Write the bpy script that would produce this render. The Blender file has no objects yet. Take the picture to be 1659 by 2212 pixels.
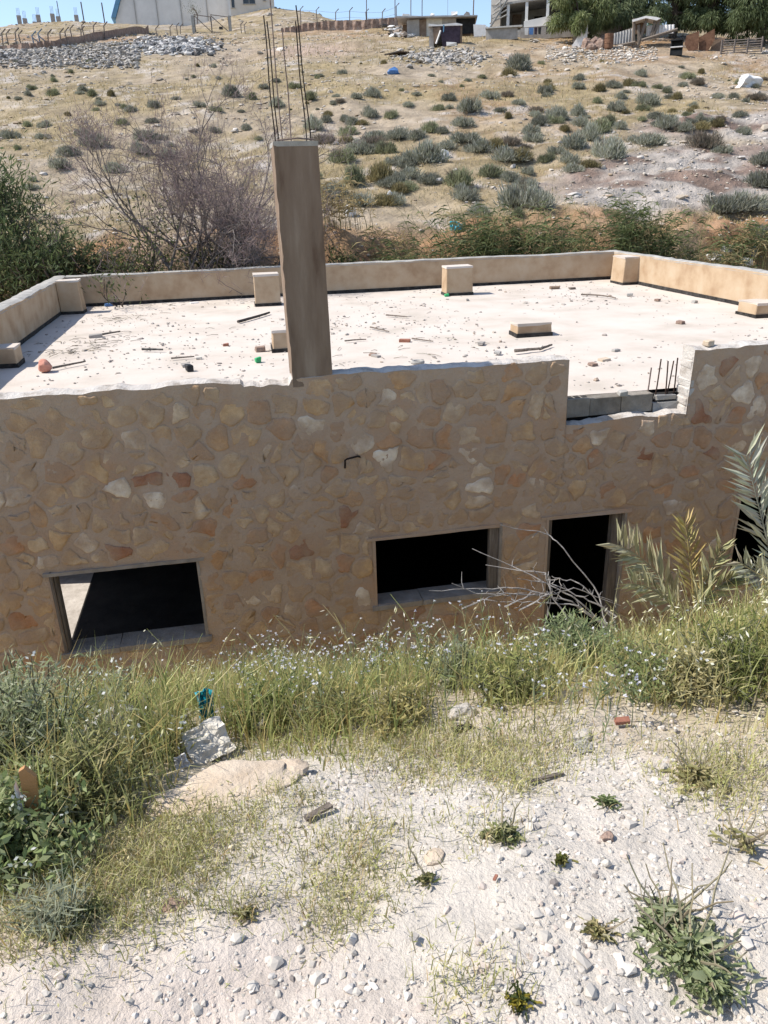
import bpy, math, random
import numpy as np
from mathutils import Vector, Matrix
R = math.radians
random.seed(7); rng = np.random.default_rng(11)
scene = bpy.context.scene
col = scene.collection
# ------------------------------------------------------------------ camera, sky, sun, exposure
YAW, PITCH, ROLL = R(10.6), R(22.6), R(1.75)
EYE = (0.0, 0.0, 2.2)
cam_d = bpy.data.cameras.new('camera'); cam = bpy.data.objects.new('camera', cam_d); col.objects.link(cam)
cam.matrix_world = Matrix.Translation(EYE) @ Matrix.Rotation(-YAW, 4, 'Z') @ Matrix.Rotation(math.pi/2-PITCH, 4, 'X') @ Matrix.Rotation(-ROLL, 4, 'Z')
cam_d.sensor_fit = 'VERTICAL'; cam_d.sensor_height = 36; cam_d.lens = 36*1661/2212
cam_d.clip_start = .05; cam_d.clip_end = 2000
scene.camera = cam
SUN_AZ, SUN_EL = R(9), R(51)
TOSUN = Vector((-math.cos(SUN_AZ)*math.cos(SUN_EL), math.sin(SUN_AZ)*math.cos(SUN_EL), math.sin(SUN_EL)))
w = bpy.data.worlds.new('World'); scene.world = w; w.use_nodes = True
nt = w.node_tree; sky = nt.nodes.new('ShaderNodeTexSky'); sky.sky_type = 'NISHITA'; sky.sun_disc = False
sky.sun_elevation = SUN_EL; sky.sun_rotation = math.atan2(TOSUN.x, TOSUN.y); sky.air_density = 1.0; sky.dust_density = 1.2; sky.altitude = 700
nt.links.new(sky.outputs[0], nt.nodes['Background'].inputs[0]); nt.nodes['Background'].inputs[1].default_value = .14
sd = bpy.data.lights.new('sun', 'SUN'); sd.energy = 4.2; sd.angle = R(.5); sd.color = (1, .95, .87)
so = bpy.data.objects.new('sun', sd); col.objects.link(so); so.rotation_euler = TOSUN.to_track_quat('Z', 'Y').to_euler(); so.location = (-20, 10, 40)
scene.view_settings.view_transform = 'Standard'; scene.view_settings.look = 'None'
scene.view_settings.exposure = 0.62; scene.view_settings.gamma = 1; scene.view_settings.use_curve_mapping = False

# ------------------------------------------------------------------ noise, terrain, placing helpers
def _h(ix, iy, s):
    v = np.sin(ix*127.1 + iy*311.7 + s*74.7)*43758.5453
    return v-np.floor(v)
def vn(x, y, s=0):
    x = np.asarray(x, float); y = np.asarray(y, float)
    ix = np.floor(x); iy = np.floor(y); fx = x-ix; fy = y-iy
    fx = fx*fx*(3-2*fx); fy = fy*fy*(3-2*fy)
    a = _h(ix, iy, s); b = _h(ix+1, iy, s); c = _h(ix, iy+1, s); d = _h(ix+1, iy+1, s)
    return (a+(b-a)*fx)*(1-fy)+(c+(d-c)*fx)*fy
def fbm(x, y, o=4, s=0):
    t = 0; a = .5
    for i in range(o):
        t = t+a*(vn(x, y, s+i)-.5); a *= .5; x = x*2.03+3.1; y = y*2.03+1.7
    return t*2
def sst(a, b, x):
    t = np.clip((x-a)/(b-a), 0, 1); return t*t*(3-2*t)
HY = [18.9, 20.2, 21.2, 22.6, 24, 35, 50, 64, 72, 85, 95, 105, 115, 130, 160, 220, 600]
HZ = [-2.6, -1.6, -1.1, 1.0, 1.35, 4.4, 8.3, 12, 13.8, 16.0, 17.6, 19.4, 21.2, 23.2, 23.5, 20, -10]
def rockmask(x, y):
    d = ((x-15.5-(y-26)*.9)/6.2)**2+((y-27)/3.6)**2
    d2 = ((x-22)/5)**2+((y-33)/2.2)**2
    return np.clip(np.maximum(1-d, 1-d2)*1.6+fbm(x*.5, y*.5, 3, 5)*.9, 0, 1)
def zt(x, y, fine=True):
    x = np.asarray(x, float); y = np.asarray(y, float)
    n = np.interp(y, [-8, -2, 0, 1.4, 2.2, 3.0, 4.4, 6, 7, 7.7, 19], [.85, .75, .62, .5, .34, .06, -.86, -2.35, -3.3, -3.6, -3.4])
    n = n + sst(2.4, 4.2, y)*(1-sst(5.5, 7.6, y))*np.interp(x, [-2, 0, .8, 1.6, 2.4, 3.2, 4.6], [0, -.02, -.10, -.22, -.22, -.15, -.04]) + .12*fbm(x*.8, y*.8, 3, 2)*(1-sst(7, 8, y))
    yy = y + 1.6*fbm(x*.12, y*.03, 3, 8)*(1-sst(26, 40, y))
    h = np.interp(yy, HY, HZ)+.04*(np.clip(x, -40, 70)-9)*sst(24, 34, y)*(1-sst(70, 95, y))
    h = h+1.4*np.exp(-((x+15)/12)**2-((y-121)/9)**2)+3.3*np.exp(-((x-11)/11)**2-((y-126)/11)**2)+1.6*np.exp(-((x-19)/9)**2-((y-103)/7)**2)
    h = h+sst(21, 26, y)*(.5*fbm(x*.09, y*.09, 3, 3)+.28*fbm(x*.45, y*.45, 3, 4))+sst(20, 22, y)*(1-sst(23, 25, y))*.7*fbm(x*.7, y*.7, 3, 9)
    rm = rockmask(x, y)
    h = h+rm*(.35*np.abs(fbm(x*.55+y*.3, y*1.1, 3, 15))+.12*fbm(x*2, y*2, 2, 16))
    return np.where(y < 19, n, h)
Mw = np.array(cam.matrix_world.to_3x3()); E0 = np.array(EYE)
PW, PH, PF = 1659., 2212., 1661.
def ray(px, py): return Mw @ np.array([(px-PW/2)/PF, -(py-PH/2)/PF, -1.])
def onz(px, py, z): d = ray(px, py); return E0+d*(z-E0[2])/d[2]
def ony(px, py, y): d = ray(px, py); return E0+d*(y-E0[1])/d[1]
TS = np.geomspace(.6, 260, 1300)
def hit(px, py, ymin=-9):
    d = ray(px, py); P = E0[None]+d[None]*TS[:, None]
    b = (P[:, 2] < zt(P[:, 0], P[:, 1])) & (P[:, 1] > ymin)
    if ymin > 10: b &= P[:, 1] > ymin
    i = np.argmax(b) if b.any() else len(TS)-1
    lo, hi = TS[max(i-1, 0)], TS[i]
    for _ in range(12):
        m = (lo+hi)/2; p = E0+d*m
        if p[2] < zt(p[0], p[1]): hi = m
        else: lo = m
    return E0+d*hi
TSF = np.geomspace(21, 230, 420)
def far_many(P):
    out = []
    for i in range(0, len(P), 200):
        D = np.array([ray(a, b) for a, b in P[i:i+200]]); Q = E0+D[:, None]*TSF[None, :, None]; b_ = (Q[..., 2] < zt(Q[..., 0], Q[..., 1])) & (Q[..., 1] > 20.5)
        k = np.where(b_.any(1), b_.argmax(1), len(TSF)-1); out.append(Q[np.arange(len(D)), k])
    Q = np.concatenate(out); Q[:, 2] = zt(Q[:, 0], Q[:, 1]); return Q
def far(px, py): return hit(px, py, 20.5)
def mpp(p): return float(np.dot(np.array(p)-E0, -Mw[:, 2]))/PF      # metres per photo pixel at p
def facing(p): return -math.atan2(p[0]-E0[0], p[1]-E0[1])

# ------------------------------------------------------------------ objects
def tag(o, label=None, cat=None, group=None, kind=None):
    if label: o['label'] = label
    if cat: o['category'] = cat
    if group: o['group'] = group
    if kind: o['kind'] = kind
    return o
def empty(name, loc=(0, 0, 0), rz=0, label=None, cat=None, group=None):
    o = bpy.data.objects.new(name, None); col.objects.link(o); o.location = Vector([float(v) for v in loc]); o.rotation_euler = (0, 0, rz)
    o.empty_display_size = .2
    return tag(o, label, cat, group)
def mesh_obj(name, me, mat, parent=None, loc=None, rz=0):
    o = bpy.data.objects.new(name, me); col.objects.link(o)
    if mat is not None and not me.materials: me.materials.append(mat)
    if parent: o.parent = parent
    if loc is not None: o.location = Vector([float(v) for v in loc]); o.rotation_euler = (0, 0, rz)
    return o
def copy_tree(o, parent=None):
    c = o.copy(); col.objects.link(c); c.parent = parent
    for ch in o.children: copy_tree(ch, c)
    return c
def np_mesh(name, V, Fc, C=None, smooth=False):
    """V (n,3); Fc list of arrays (m,k) of faces; C per-vertex colour"""
    me = bpy.data.meshes.new(name); V = np.asarray(V, np.float32)
    if not isinstance(Fc, list): Fc = [Fc]
    Fc = [np.asarray(f, np.int32) for f in Fc if len(f)]
    me.vertices.add(len(V)); me.vertices.foreach_set('co', V.ravel())
    nl = sum(f.size for f in Fc); npol = sum(len(f) for f in Fc)
    me.loops.add(nl); me.loops.foreach_set('vertex_index', np.concatenate([f.ravel() for f in Fc]))
    me.polygons.add(npol); tot = np.concatenate([np.full(len(f), f.shape[1], np.int32) for f in Fc])
    me.polygons.foreach_set('loop_start', np.concatenate([[0], np.cumsum(tot)[:-1]]).astype(np.int32))
    me.polygons.foreach_set('use_smooth', np.full(npol, smooth, bool))
    if C is not None:
        a = me.color_attributes.new('Col', 'FLOAT_COLOR', 'POINT'); C = np.asarray(C, np.float32)
        a.data.foreach_set('color', np.concatenate([C, np.ones((len(C), 1), np.float32)], 1).ravel())
    me.update(calc_edges=True); me.validate()
    return me
class MB:
    """collects boxes, prisms and tubes and links them as one mesh"""
    def __init__(s, origin=(0, 0, 0)): s.v = []; s.f = []; s.o = np.array(origin, float); s.sm = False
    def add(s, V, Fs):
        n = len(s.v); s.v += [tuple(p) for p in V]; s.f += [tuple(i+n for i in f) for f in Fs]; return s
    def box(s, x0, x1, y0, y1, z0, z1, j=0, tp=0):
        r = lambda: random.uniform(-j, j)
        V = [(x0+r(), y0+r(), z0+r()), (x1+r(), y0+r(), z0+r()), (x1+r(), y1+r(), z0+r()), (x0+r(), y1+r(), z0+r()),
             (x0+tp+r(), y0+tp+r(), z1+r()), (x1-tp+r(), y0+tp+r(), z1+r()), (x1-tp+r(), y1-tp+r(), z1+r()), (x0+tp+r(), y1-tp+r(), z1+r())]
        return s.add(V, [(3, 2, 1, 0), (4, 5, 6, 7), (0, 1, 5, 4), (1, 2, 6, 5), (2, 3, 7, 6), (3, 0, 4, 7)])
    def tube(s, P, r, n=6, cap=True):
        P = [np.array(p, float) for p in P]; k = len(P); rr = r if hasattr(r, '__len__') else [r]*k
        V = []; up = np.array([.13, .21, .97])
        for i, p in enumerate(P):
            t = P[min(i+1, k-1)]-P[max(i-1, 0)]; t /= (np.linalg.norm(t)+1e-9)
            a = np.cross(t, up); 
            if np.linalg.norm(a) < .15: a = np.cross(t, (1, 0, 0))
            a /= np.linalg.norm(a); b = np.cross(t, a)
            for q in range(n):
                an = 2*math.pi*q/n; V.append(p+rr[i]*(math.cos(an)*a+math.sin(an)*b))
        Fs = [(i*n+q, i*n+(q+1) % n, (i+1)*n+(q+1) % n, (i+1)*n+q) for i in range(k-1) for q in range(n)]
        if cap: Fs += [tuple(range(n-1, -1, -1)), tuple((k-1)*n+q for q in range(n))]
        return s.add(V, Fs)
    def prism(s, poly, a, b, axis=1):
        """polygon in the other two axes, extruded from a to b along axis"""
        n = len(poly)
        def P(u, v, t): return (t, u, v) if axis == 0 else (u, t, v) if axis == 1 else (u, v, t)
        V = [P(u, v, a) for u, v in poly]+[P(u, v, b) for u, v in poly]
        return s.add(V, [tuple(range(n)), tuple(range(2*n-1, n-1, -1))]+[(i, i+n, (i+1) % n+n, (i+1) % n) for i in range(n)])
    def build(s, name, mat, parent=None, loc=None, rz=0, bevel=0):
        me = bpy.data.meshes.new(name); me.from_pydata([tuple(np.array(p)-s.o) for p in s.v], [], s.f); me.update()
        import bmesh
        bm = bmesh.new(); bm.from_mesh(me); bmesh.ops.recalc_face_normals(bm, faces=bm.faces)
        if bevel: bmesh.ops.bevel(bm, geom=bm.edges[:], offset=bevel, segments=1, affect='EDGES', profile=.5)
        bm.to_mesh(me); bm.free()
        if s.sm: me.polygons.foreach_set('use_smooth', np.ones(len(me.polygons), bool))
        return mesh_obj(name, me, mat, parent, loc, rz)

# ------------------------------------------------------------------ materials
MATS = {}
def pm(name, cols, scale=4, rough=.9, bump=.25, bscale=None, coord='Object', attr=False, objrand=0, trans=0, metal=0, stretch=None, bdist=.02, detail=7, spec=.25, pos=(.32, .68)):
    m = bpy.data.materials.new(name); m.use_nodes = True; MATS[name] = m
    N = m.node_tree.nodes; L = m.node_tree.links; b = N['Principled BSDF']
    b.inputs['Roughness'].default_value = rough; b.inputs['Metallic'].default_value = metal; b.inputs['Specular IOR Level'].default_value = spec
    if coord == 'World': g = N.new('ShaderNodeNewGeometry'); v = g.outputs['Position']
    else: g = N.new('ShaderNodeTexCoord'); v = g.outputs[coord]
    if stretch:
        mp = N.new('ShaderNodeMapping'); mp.inputs['Scale'].default_value = stretch; L.new(v, mp.inputs[0]); v = mp.outputs[0]
    nz = N.new('ShaderNodeTexNoise'); nz.inputs['Scale'].default_value = scale; nz.inputs['Detail'].default_value = detail; nz.inputs['Roughness'].default_value = .6; L.new(v, nz.inputs['Vector'])
    cr = N.new('ShaderNodeValToRGB'); L.new(nz.outputs['Fac'], cr.inputs[0])
    e = cr.color_ramp.elements; n = len(cols)
    if n == 1: cols = cols*2; n = 2
    e[0].position = pos[0]; e[0].color = (*cols[0], 1); e[1].position = pos[1]; e[1].color = (*cols[-1], 1)
    for i in range(1, n-1):
        x = e.new(pos[0]+(pos[1]-pos[0])*i/(n-1)); x.color = (*cols[i], 1)
    out = cr.outputs[0]
    if attr:
        at = N.new('ShaderNodeAttribute'); at.attribute_name = 'Col'
        mx = N.new('ShaderNodeMix'); mx.data_type = 'RGBA'; mx.blend_type = 'MULTIPLY'; mx.inputs[0].default_value = 1
        L.new(out, mx.inputs[6]); L.new(at.outputs['Color'], mx.inputs[7]); out = mx.outputs[2]
    if objrand:
        oi = N.new('ShaderNodeObjectInfo'); mr = N.new('ShaderNodeMapRange'); mr.inputs[3].default_value = 1-objrand; mr.inputs[4].default_value = 1+objrand
        L.new(oi.outputs['Random'], mr.inputs[0]); hs = N.new('ShaderNodeHueSaturation'); L.new(mr.outputs[0], hs.inputs['Value']); L.new(out, hs.inputs['Color']); out = hs.outputs[0]
    L.new(out, b.inputs['Base Color'])
    if bump:
        n2 = N.new('ShaderNodeTexNoise'); n2.inputs['Scale'].default_value = bscale or scale*4; n2.inputs['Detail'].default_value = 6; n2.inputs['Roughness'].default_value = .65; L.new(v, n2.inputs['Vector'])
        bp = N.new('ShaderNodeBump'); bp.inputs['Strength'].default_value = bump; bp.inputs['Distance'].default_value = bdist; L.new(n2.outputs['Fac'], bp.inputs['Height']); L.new(bp.outputs[0], b.inputs['Normal'])
    if trans:
        tr = N.new('ShaderNodeBsdfTranslucent'); L.new(out, tr.inputs[0]); ms = N.new('ShaderNodeMixShader'); ms.inputs[0].default_value = trans
        L.new(b.outputs[0], ms.inputs[1]); L.new(tr.outputs[0], ms.inputs[2]); L.new(ms.outputs[0], N['Material Output'].inputs[0])
    return m
M_mortar = pm('mortar', [(.45, .285, .175), (.42, .295, .205), (.45, .335, .245), (.44, .30, .20)], 1.7, bump=.9, bscale=30, coord='World', bdist=.02)
M_plaster = pm('tan_plaster', [(.34, .23, .14), (.43, .315, .205), (.47, .365, .255)], 2.6, bump=.2, bscale=30, coord='World', bdist=.01)
M_head = pm('broken_cement', [(.30, .26, .22), (.48, .44, .40), (.52, .49, .45)], 6, bump=.7, bscale=40, coord='World')
M_coping = pm('grey_cement', [(.26, .25, .23), (.42, .40, .37)], 5, bump=.5, bscale=40, coord='World')
M_tar = pm('tar_strip', [(.012, .011, .01), (.06, .055, .05)], 9, bump=.5, coord='World')
M_roof = pm('white_roof_screed', [(.44, .385, .325), (.53, .465, .405), (.56, .505, .45)], 1.0, bump=.35, bscale=26, coord='World', bdist=.012)
M_pillar = pm('column_concrete', [(.12, .075, .05), (.195, .138, .098), (.23, .168, .122), (.285, .22, .165)], 1.0, bump=.5, bscale=5, stretch=(5.5, 5.5, .9), bdist=.01)
M_conc = pm('grey_concrete', [(.22, .185, .15), (.34, .295, .25)], 6, bump=.5, bscale=40, coord='World')
M_block = pm('concrete_block', [(.19, .165, .135), (.29, .26, .22)], 9, bump=.6, bscale=60, coord='World', objrand=.25)
M_rebar = pm('rusty_rebar', [(.035, .022, .017), (.09, .05, .035)], 30, rough=.75, bump=.4, bscale=120, metal=.3)
M_rebard = pm('dark_rebar', [(.012, .010, .010), (.04, .028, .022)], 30, rough=.7, bump=.4, bscale=120, metal=.3)
M_rebarp = pm('pale_rebar', [(.14, .10, .085), (.22, .17, .15)], 30, rough=.8, bump=.4, bscale=120, metal=.2)
M_wood = pm('weathered_wood', [(.10, .08, .065), (.24, .20, .165)], 3, bump=.6, bscale=20, stretch=(12, 12, 1))
M_chalk = pm('chalk_rock', [(.42, .38, .33), (.56, .52, .47)], 7, bump=.9, bscale=30, objrand=.1)
M_pale_rock = pm('peach_rock', [(.46, .36, .26), (.58, .49, .39)], 6, bump=.9, bscale=45, bdist=.012)
M_inside = pm('painted_room_shade', [(.018, .016, .015), (.04, .036, .032)], 3)  # near-black base colour puts the rooms' shade into their surfaces
M_floor = pm('painted_lit_floor', [(.34, .30, .26), (.55, .5, .45)], 5, coord='World', bump=.5)  # pale colour used only under the sun patch
M_leaf = pm('leaf', [(.85, .85, .85), (1, 1, 1)], 2, attr=True, trans=.42, rough=.65, bump=0)
M_dry = pm('dry_stem', [(.8, .8, .8), (1, 1, 1)], 2, attr=True, trans=.2, rough=.8, bump=0)
M_shrub = pm('scrub_leaf', [(.8, .8, .8), (1, 1, 1)], 2, attr=True, trans=.38, rough=.8, bump=0, objrand=.28)
M_pebble = pm('pebble', [(.85, .85, .85), (1, 1, 1)], 20, attr=True, bump=.4, bscale=60, bdist=.005)
M_bark = pm('grey_bark', [(.10, .085, .075), (.21, .18, .165)], 8, bump=.7, bscale=30)
M_dark_bark = pm('dark_bark', [(.045, .035, .03), (.10, .08, .065)], 8, bump=.7, bscale=30)
M_twig = pm('bleached_branch', [(.20, .185, .175), (.42, .40, .385)], 8, bump=.5, bscale=40)

def stone_mat():
    m = bpy.data.materials.new('wall_stone'); m.use_nodes = True; N = m.node_tree.nodes; L = m.node_tree.links; b = N['Principled BSDF']
    b.inputs['Roughness'].default_value = .92; b.inputs['Specular IOR Level'].default_value = .2
    oi = N.new('ShaderNodeObjectInfo'); cr = N.new('ShaderNodeValToRGB'); e = cr.color_ramp.elements; cr.color_ramp.interpolation = 'CONSTANT'
    cols = [(0, (.54, .385, .24)), (.12, (.55, .36, .205)), (.22, (.52, .315, .18)), (.32, (.52, .39, .26)), (.44, (.58, .41, .24)), (.54, (.47, .31, .20)), (.62, (.56, .43, .29)), (.70, (.65, .53, .39)), (.80, (.50, .28, .16)), (.87, (.74, .665, .565)), (.96, (.34, .17, .105))]
    e[0].position, e[0].color = 0, (*cols[0][1], 1); e[1].position, e[1].color = cols[1][0], (*cols[1][1], 1)
    for p, c in cols[2:]: x = e.new(p); x.color = (*c, 1)
    L.new(oi.outputs['Random'], cr.inputs[0])
    g = N.new('ShaderNodeNewGeometry'); n1 = N.new('ShaderNodeTexNoise'); n1.inputs['Scale'].default_value = 5; n1.inputs['Detail'].default_value = 8; n1.inputs['Roughness'].default_value = .65; L.new(g.outputs['Position'], n1.inputs['Vector'])
    c2 = N.new('ShaderNodeValToRGB'); c2.color_ramp.elements[0].position = .36; c2.color_ramp.elements[0].color = (.80, .66, .53, 1); c2.color_ramp.elements[1].position = .66; c2.color_ramp.elements[1].color = (1.2, 1.17, 1.12, 1); L.new(n1.outputs['Fac'], c2.inputs[0])
    mx = N.new('ShaderNodeMix'); mx.data_type = 'RGBA'; mx.blend_type = 'MULTIPLY'; mx.inputs[0].default_value = 1; L.new(cr.outputs[0], mx.inputs[6]); L.new(c2.outputs[0], mx.inputs[7])
    n3 = N.new('ShaderNodeTexNoise'); n3.inputs['Scale'].default_value = 3.4; n3.inputs['Detail'].default_value = 7; L.new(g.outputs['Position'], n3.inputs['Vector'])
    c3 = N.new('ShaderNodeValToRGB'); c3.color_ramp.elements[0].position = .40; c3.color_ramp.elements[0].color = (.1, .1, .1, 1); c3.color_ramp.elements[1].position = .58; c3.color_ramp.elements[1].color = (.78, .78, .78, 1); L.new(n3.outputs['Fac'], c3.inputs[0])
    m2 = N.new('ShaderNodeMix'); m2.data_type = 'RGBA'; L.new(c3.outputs[0], m2.inputs[0]); L.new(mx.outputs[2], m2.inputs[6]); m2.inputs[7].default_value = (.41, .285, .195, 1)
    L.new(m2.outputs[2], b.inputs['Base Color'])
    n2 = N.new('ShaderNodeTexNoise'); n2.inputs['Scale'].default_value = 22; n2.inputs['Detail'].default_value = 8; n2.inputs['Roughness'].default_value = .7; L.new(g.outputs['Position'], n2.inputs['Vector'])
    bp = N.new('ShaderNodeBump'); bp.inputs['Strength'].default_value = .9; bp.inputs['Distance'].default_value = .03; L.new(n2.outputs['Fac'], bp.inputs['Height']); L.new(bp.outputs[0], b.inputs['Normal'])
    return m
M_stone = stone_mat()

# ------------------------------------------------------------------ ground
def grid_faces(nr, nc):
    i = np.arange(nr-1)[:, None]*nc+np.arange(nc-1)[None]
    return np.stack([i, i+1, i+nc+1, i+nc], -1).reshape(-1, 4)
def terrain_colors(X, Y):
    """base colour of the hill soil: dry grass straw, ochre soil, pale rock"""
    n1 = fbm(X*.16, Y*.16, 4, 21); n2 = fbm(X*.6, Y*.6, 4, 22); n3 = fbm(X*.07, Y*.07, 3, 23); n4 = fbm(X*1.7, Y*1.7, 3, 26)
    soil = np.array([.50, .40, .285]); straw = np.array([.42, .325, .18]); ochre = np.array([.47, .29, .155]); rock = np.array([.55, .485, .42]); pink = np.array([.55, .41, .31])
    def mixc(c, d, t): t = np.clip(t, 0, 1)[..., None]; return c*(1-t)+d*t
    c = np.broadcast_to(soil, X.shape+(3,)).copy()
    c = mixc(c, straw, .55+n1*1.7+n2*1.0)
    c = mixc(c, ochre, (n3*1.6+n2*.7-.12)*1.1+.35*sst(22, 30, X)*(1-sst(45, 60, Y))+.25*sst(40, 60, Y)*sst(5, 20, X))
    c = mixc(c, rock, (n4*.9+n2*1.1-.16)*1.5)
    c = mixc(c, pink, np.exp(-((X-7.5)/3.5)**2-((Y-62)/3.5)**2)*1.3)
    c = mixc(c, rock, rockmask(X, Y)*1.3)
    b = sst(20, 21.5, Y)*(1-sst(23, 24.2, Y))
    c = mixc(c, np.array([.44, .25, .13]), b*(.75+n2))
    h = sst(-.05, .25, fbm(X*.35+4, Y*.8, 3, 31))*rockmask(X, Y)
    c = mixc(c, np.array([.21, .115, .075]), h*.75)
    return c*np.array([.66, .665, .68])*(1+.4*n4[..., None])
def hillmesh():
    ys = np.concatenate([np.linspace(17.5, 20, 6)[:-1], np.linspace(20, 26, 90)[:-1], np.geomspace(26, 140, 330), np.geomspace(142, 600, 14)])
    ts = np.concatenate([np.linspace(-2.4, -.62, 20)[:-1], np.linspace(-.62, .95, 400), np.linspace(.95, 3, 22)[1:]])
    Y = np.repeat(ys[:, None], len(ts), 1); X = ts[None]*(Y*.95+6)
    Z = zt(X, Y); C = terrain_colors(X, Y)
    V = np.stack([X, Y, Z], -1).reshape(-1, 3)
    return np_mesh('hillside', V, grid_faces(len(ys), len(ts)), C.reshape(-1, 3), True)
M_hill = pm('dry_hillside_soil', [(.72, .72, .72), (1, 1, 1), (1.12, 1.12, 1.12)], 1.4, bump=1, bscale=3.5, coord='World', attr=True, bdist=.16, detail=9)
tag(mesh_obj('hillside', hillmesh(), M_hill), kind='structure')
# where the vegetation starts on the near bank (front line, read off the photograph)
VB = np.array([hit(*p)[:2] for p in [(-60, 1960), (60, 1950), (200, 1860), (330, 1790), (430, 1720), (620, 1640), (800, 1640), (960, 1590), (1200, 1555), (1400, 1560), (1560, 1590), (1720, 1640)]])
VB = VB[np.argsort(VB[:, 0])]
def vegline(x): return np.interp(x, VB[:, 0], VB[:, 1])
def near_color(X, Y):
    n1 = fbm(X*1.1, Y*1.1, 4, 41); n2 = fbm(X*4, Y*4, 3, 42); n3 = fbm(X*.9+7, Y*.9, 3, 43)
    def mixc(c, d, t): t = np.clip(t, 0, 1)[..., None]; return c*(1-t)+d*t
    c = np.broadcast_to(np.array([.545, .49, .425]), X.shape+(3,)).copy()
    c = mixc(c, np.array([.54, .445, .385]), n3*2.4+.4)
    c = mixc(c, np.array([.55, .45, .31]), n1*2-.5)
    c = mixc(c, np.array([.59, .55, .495]), n2*1.3)
    v = sst(-.25, .35, Y-vegline(X)+n1*.5)
    c = mixc(c, np.array([.43, .36, .245]), v*.9)
    return c
xs = np.concatenate([np.linspace(-14, -2.6, 40)[:-1], np.linspace(-2.6, 3.6, 250), np.linspace(3.6, 20, 50)[1:]])
ys = np.concatenate([np.linspace(-7, .4, 20)[:-1], np.linspace(.4, 4.2, 170), np.linspace(4.2, 8.4, 50)[1:], np.linspace(8.4, 18, 8)[1:]])
X, Y = np.meshgrid(xs, ys); Z = zt(X, Y)+.022*fbm(X*5, Y*5, 4, 44)*(Y < 5)+.012*fbm(X*19, Y*19, 2, 45)*(Y < 5)
M_near = pm('chalky_ground', [(.84, .84, .84), (1, 1, 1), (1.05, 1.05, 1.05)], 9, bump=.8, bscale=55, coord='World', attr=True, bdist=.02)
tag(mesh_obj('ground', np_mesh('ground', np.stack([X, Y, Z], -1).reshape(-1, 3), grid_faces(len(ys), len(xs)), near_color(X, Y).reshape(-1, 3), True), M_near), kind='structure')

# ------------------------------------------------------------------ the stone building
FY = 7.7; B0 = (3.0, FY, -3.6)
bld = empty('stone_building', B0, 0, 'flat-roofed rubble stone building with tan parapets and empty window openings', 'building')
def bb(): return MB(B0)
XL, XR, YB = -3.75, 9.75, 18.95
OPEN = [(-2.10, -.63, -2.33, -1.41), (1.33, 2.79, -2.21, -1.40), (3.39, 4.34, -3.7, -1.38), (5.86, 7.0, -2.5, -1.36)]
NX0, NX1 = 3.52, 4.98
def topz(x):
    x = np.asarray(x, float)
    t = .49+.022*fbm(x*2.2, x*0+3, 4, 51)+.02*fbm(x*6, x*0+5, 5, 53)-.05*sst(.15, -.4, x)*0
    t = t-.045*((x > .05) & (x < .52))*(.6+vn(x*9, x*0, 3))
    n = -.225+.04*fbm(x*5, x*0+1, 3, 52)-.04*sst(4.1, 3.6, x)
    return np.where((x > NX0) & (x < NX1), n, t)
def fbump(x, z): return .020*fbm(x*1.6, z*1.6, 4, 61)+.013*fbm(x*8, z*8, 4, 62)
# mortar face
gx = sorted(set(np.round(np.concatenate([np.arange(XL, XR+.01, .032), np.array([v for o in OPEN for v in o[:2]]), [NX0-.004, NX0+.004, NX1-.012, NX1+.004]]), 4)))
gz = sorted(set(np.round(np.concatenate([np.arange(-3.7, -1.2, .032), np.array([v for o in OPEN for v in o[2:]])]), 4)))
gx = np.array(gx); gz = np.array(gz); tt = np.linspace(0, 1, 60)[1:]
Zc = np.concatenate([np.repeat(gz[:, None], len(gx), 1), gz[-1]+tt[:, None]*(topz(gx)-gz[-1])[None]])
Xc = np.repeat(gx[None], len(Zc), 0)
edge_in = np.zeros_like(Xc)
Yc = FY-fbump(Xc, Zc)
nr, nc = Xc.shape
F4 = grid_faces(nr, nc); cx = Xc.ravel()[F4].mean(1); cz = Zc.ravel()[F4].mean(1)
keep = np.ones(len(F4), bool)
for a, b_, c, d in OPEN: keep &= ~((cx > a) & (cx < b_) & (cz > c) & (cz < d))
V = np.stack([Xc, Yc, Zc], -1).reshape(-1, 3); Fq = F4[keep]
# broken top: from the face back over the wall head, with a ragged inner line
n0 = len(V); top_i = (nr-1)*nc+np.arange(nc)
rows = [top_i]; extra = []
for k, (dy, dz) in enumerate([(.05, .012), (.13, .02), (.22, .01), (.225, -.35)]):
    yy = FY+dy+.02*fbm(gx*4, gx*0+k, 3, 70+k)
    isn = (gx > NX0) & (gx < NX1)
    yy = np.where(isn, FY+min(dy, .15)+.0*gx, yy)
    zz = topz(gx)+dz+.018*fbm(gx*7, gx*0+k*3, 3, 75+k)*(k < 3)
    extra.append(np.stack([gx, yy, zz], -1)); rows.append(n0+k*nc+np.arange(nc))
V = np.concatenate([V]+extra)
Ft = np.concatenate([np.stack([a[:-1], a[1:], b_[1:], b_[:-1]], -1) for a, b_ in zip(rows[:-1], rows[1:])])
fw = mesh_obj('facade_wall', np_mesh('facade_wall', V[:n0]-np.array(B0), [Fq], None, True), M_mortar, bld)
Vh = V[np.concatenate(rows)]; k_ = np.arange(len(rows)*nc).reshape(len(rows), nc)
Fh = np.concatenate([np.stack([a[:-1], a[1:], b_[1:], b_[:-1]], -1) for a, b_ in zip(k_[:-1], k_[1:])])
mesh_obj('wall_head', np_mesh('wall_head', Vh-np.array(B0)-np.array([0, .002, 0]), [Fh]), M_head, bld)
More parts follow.
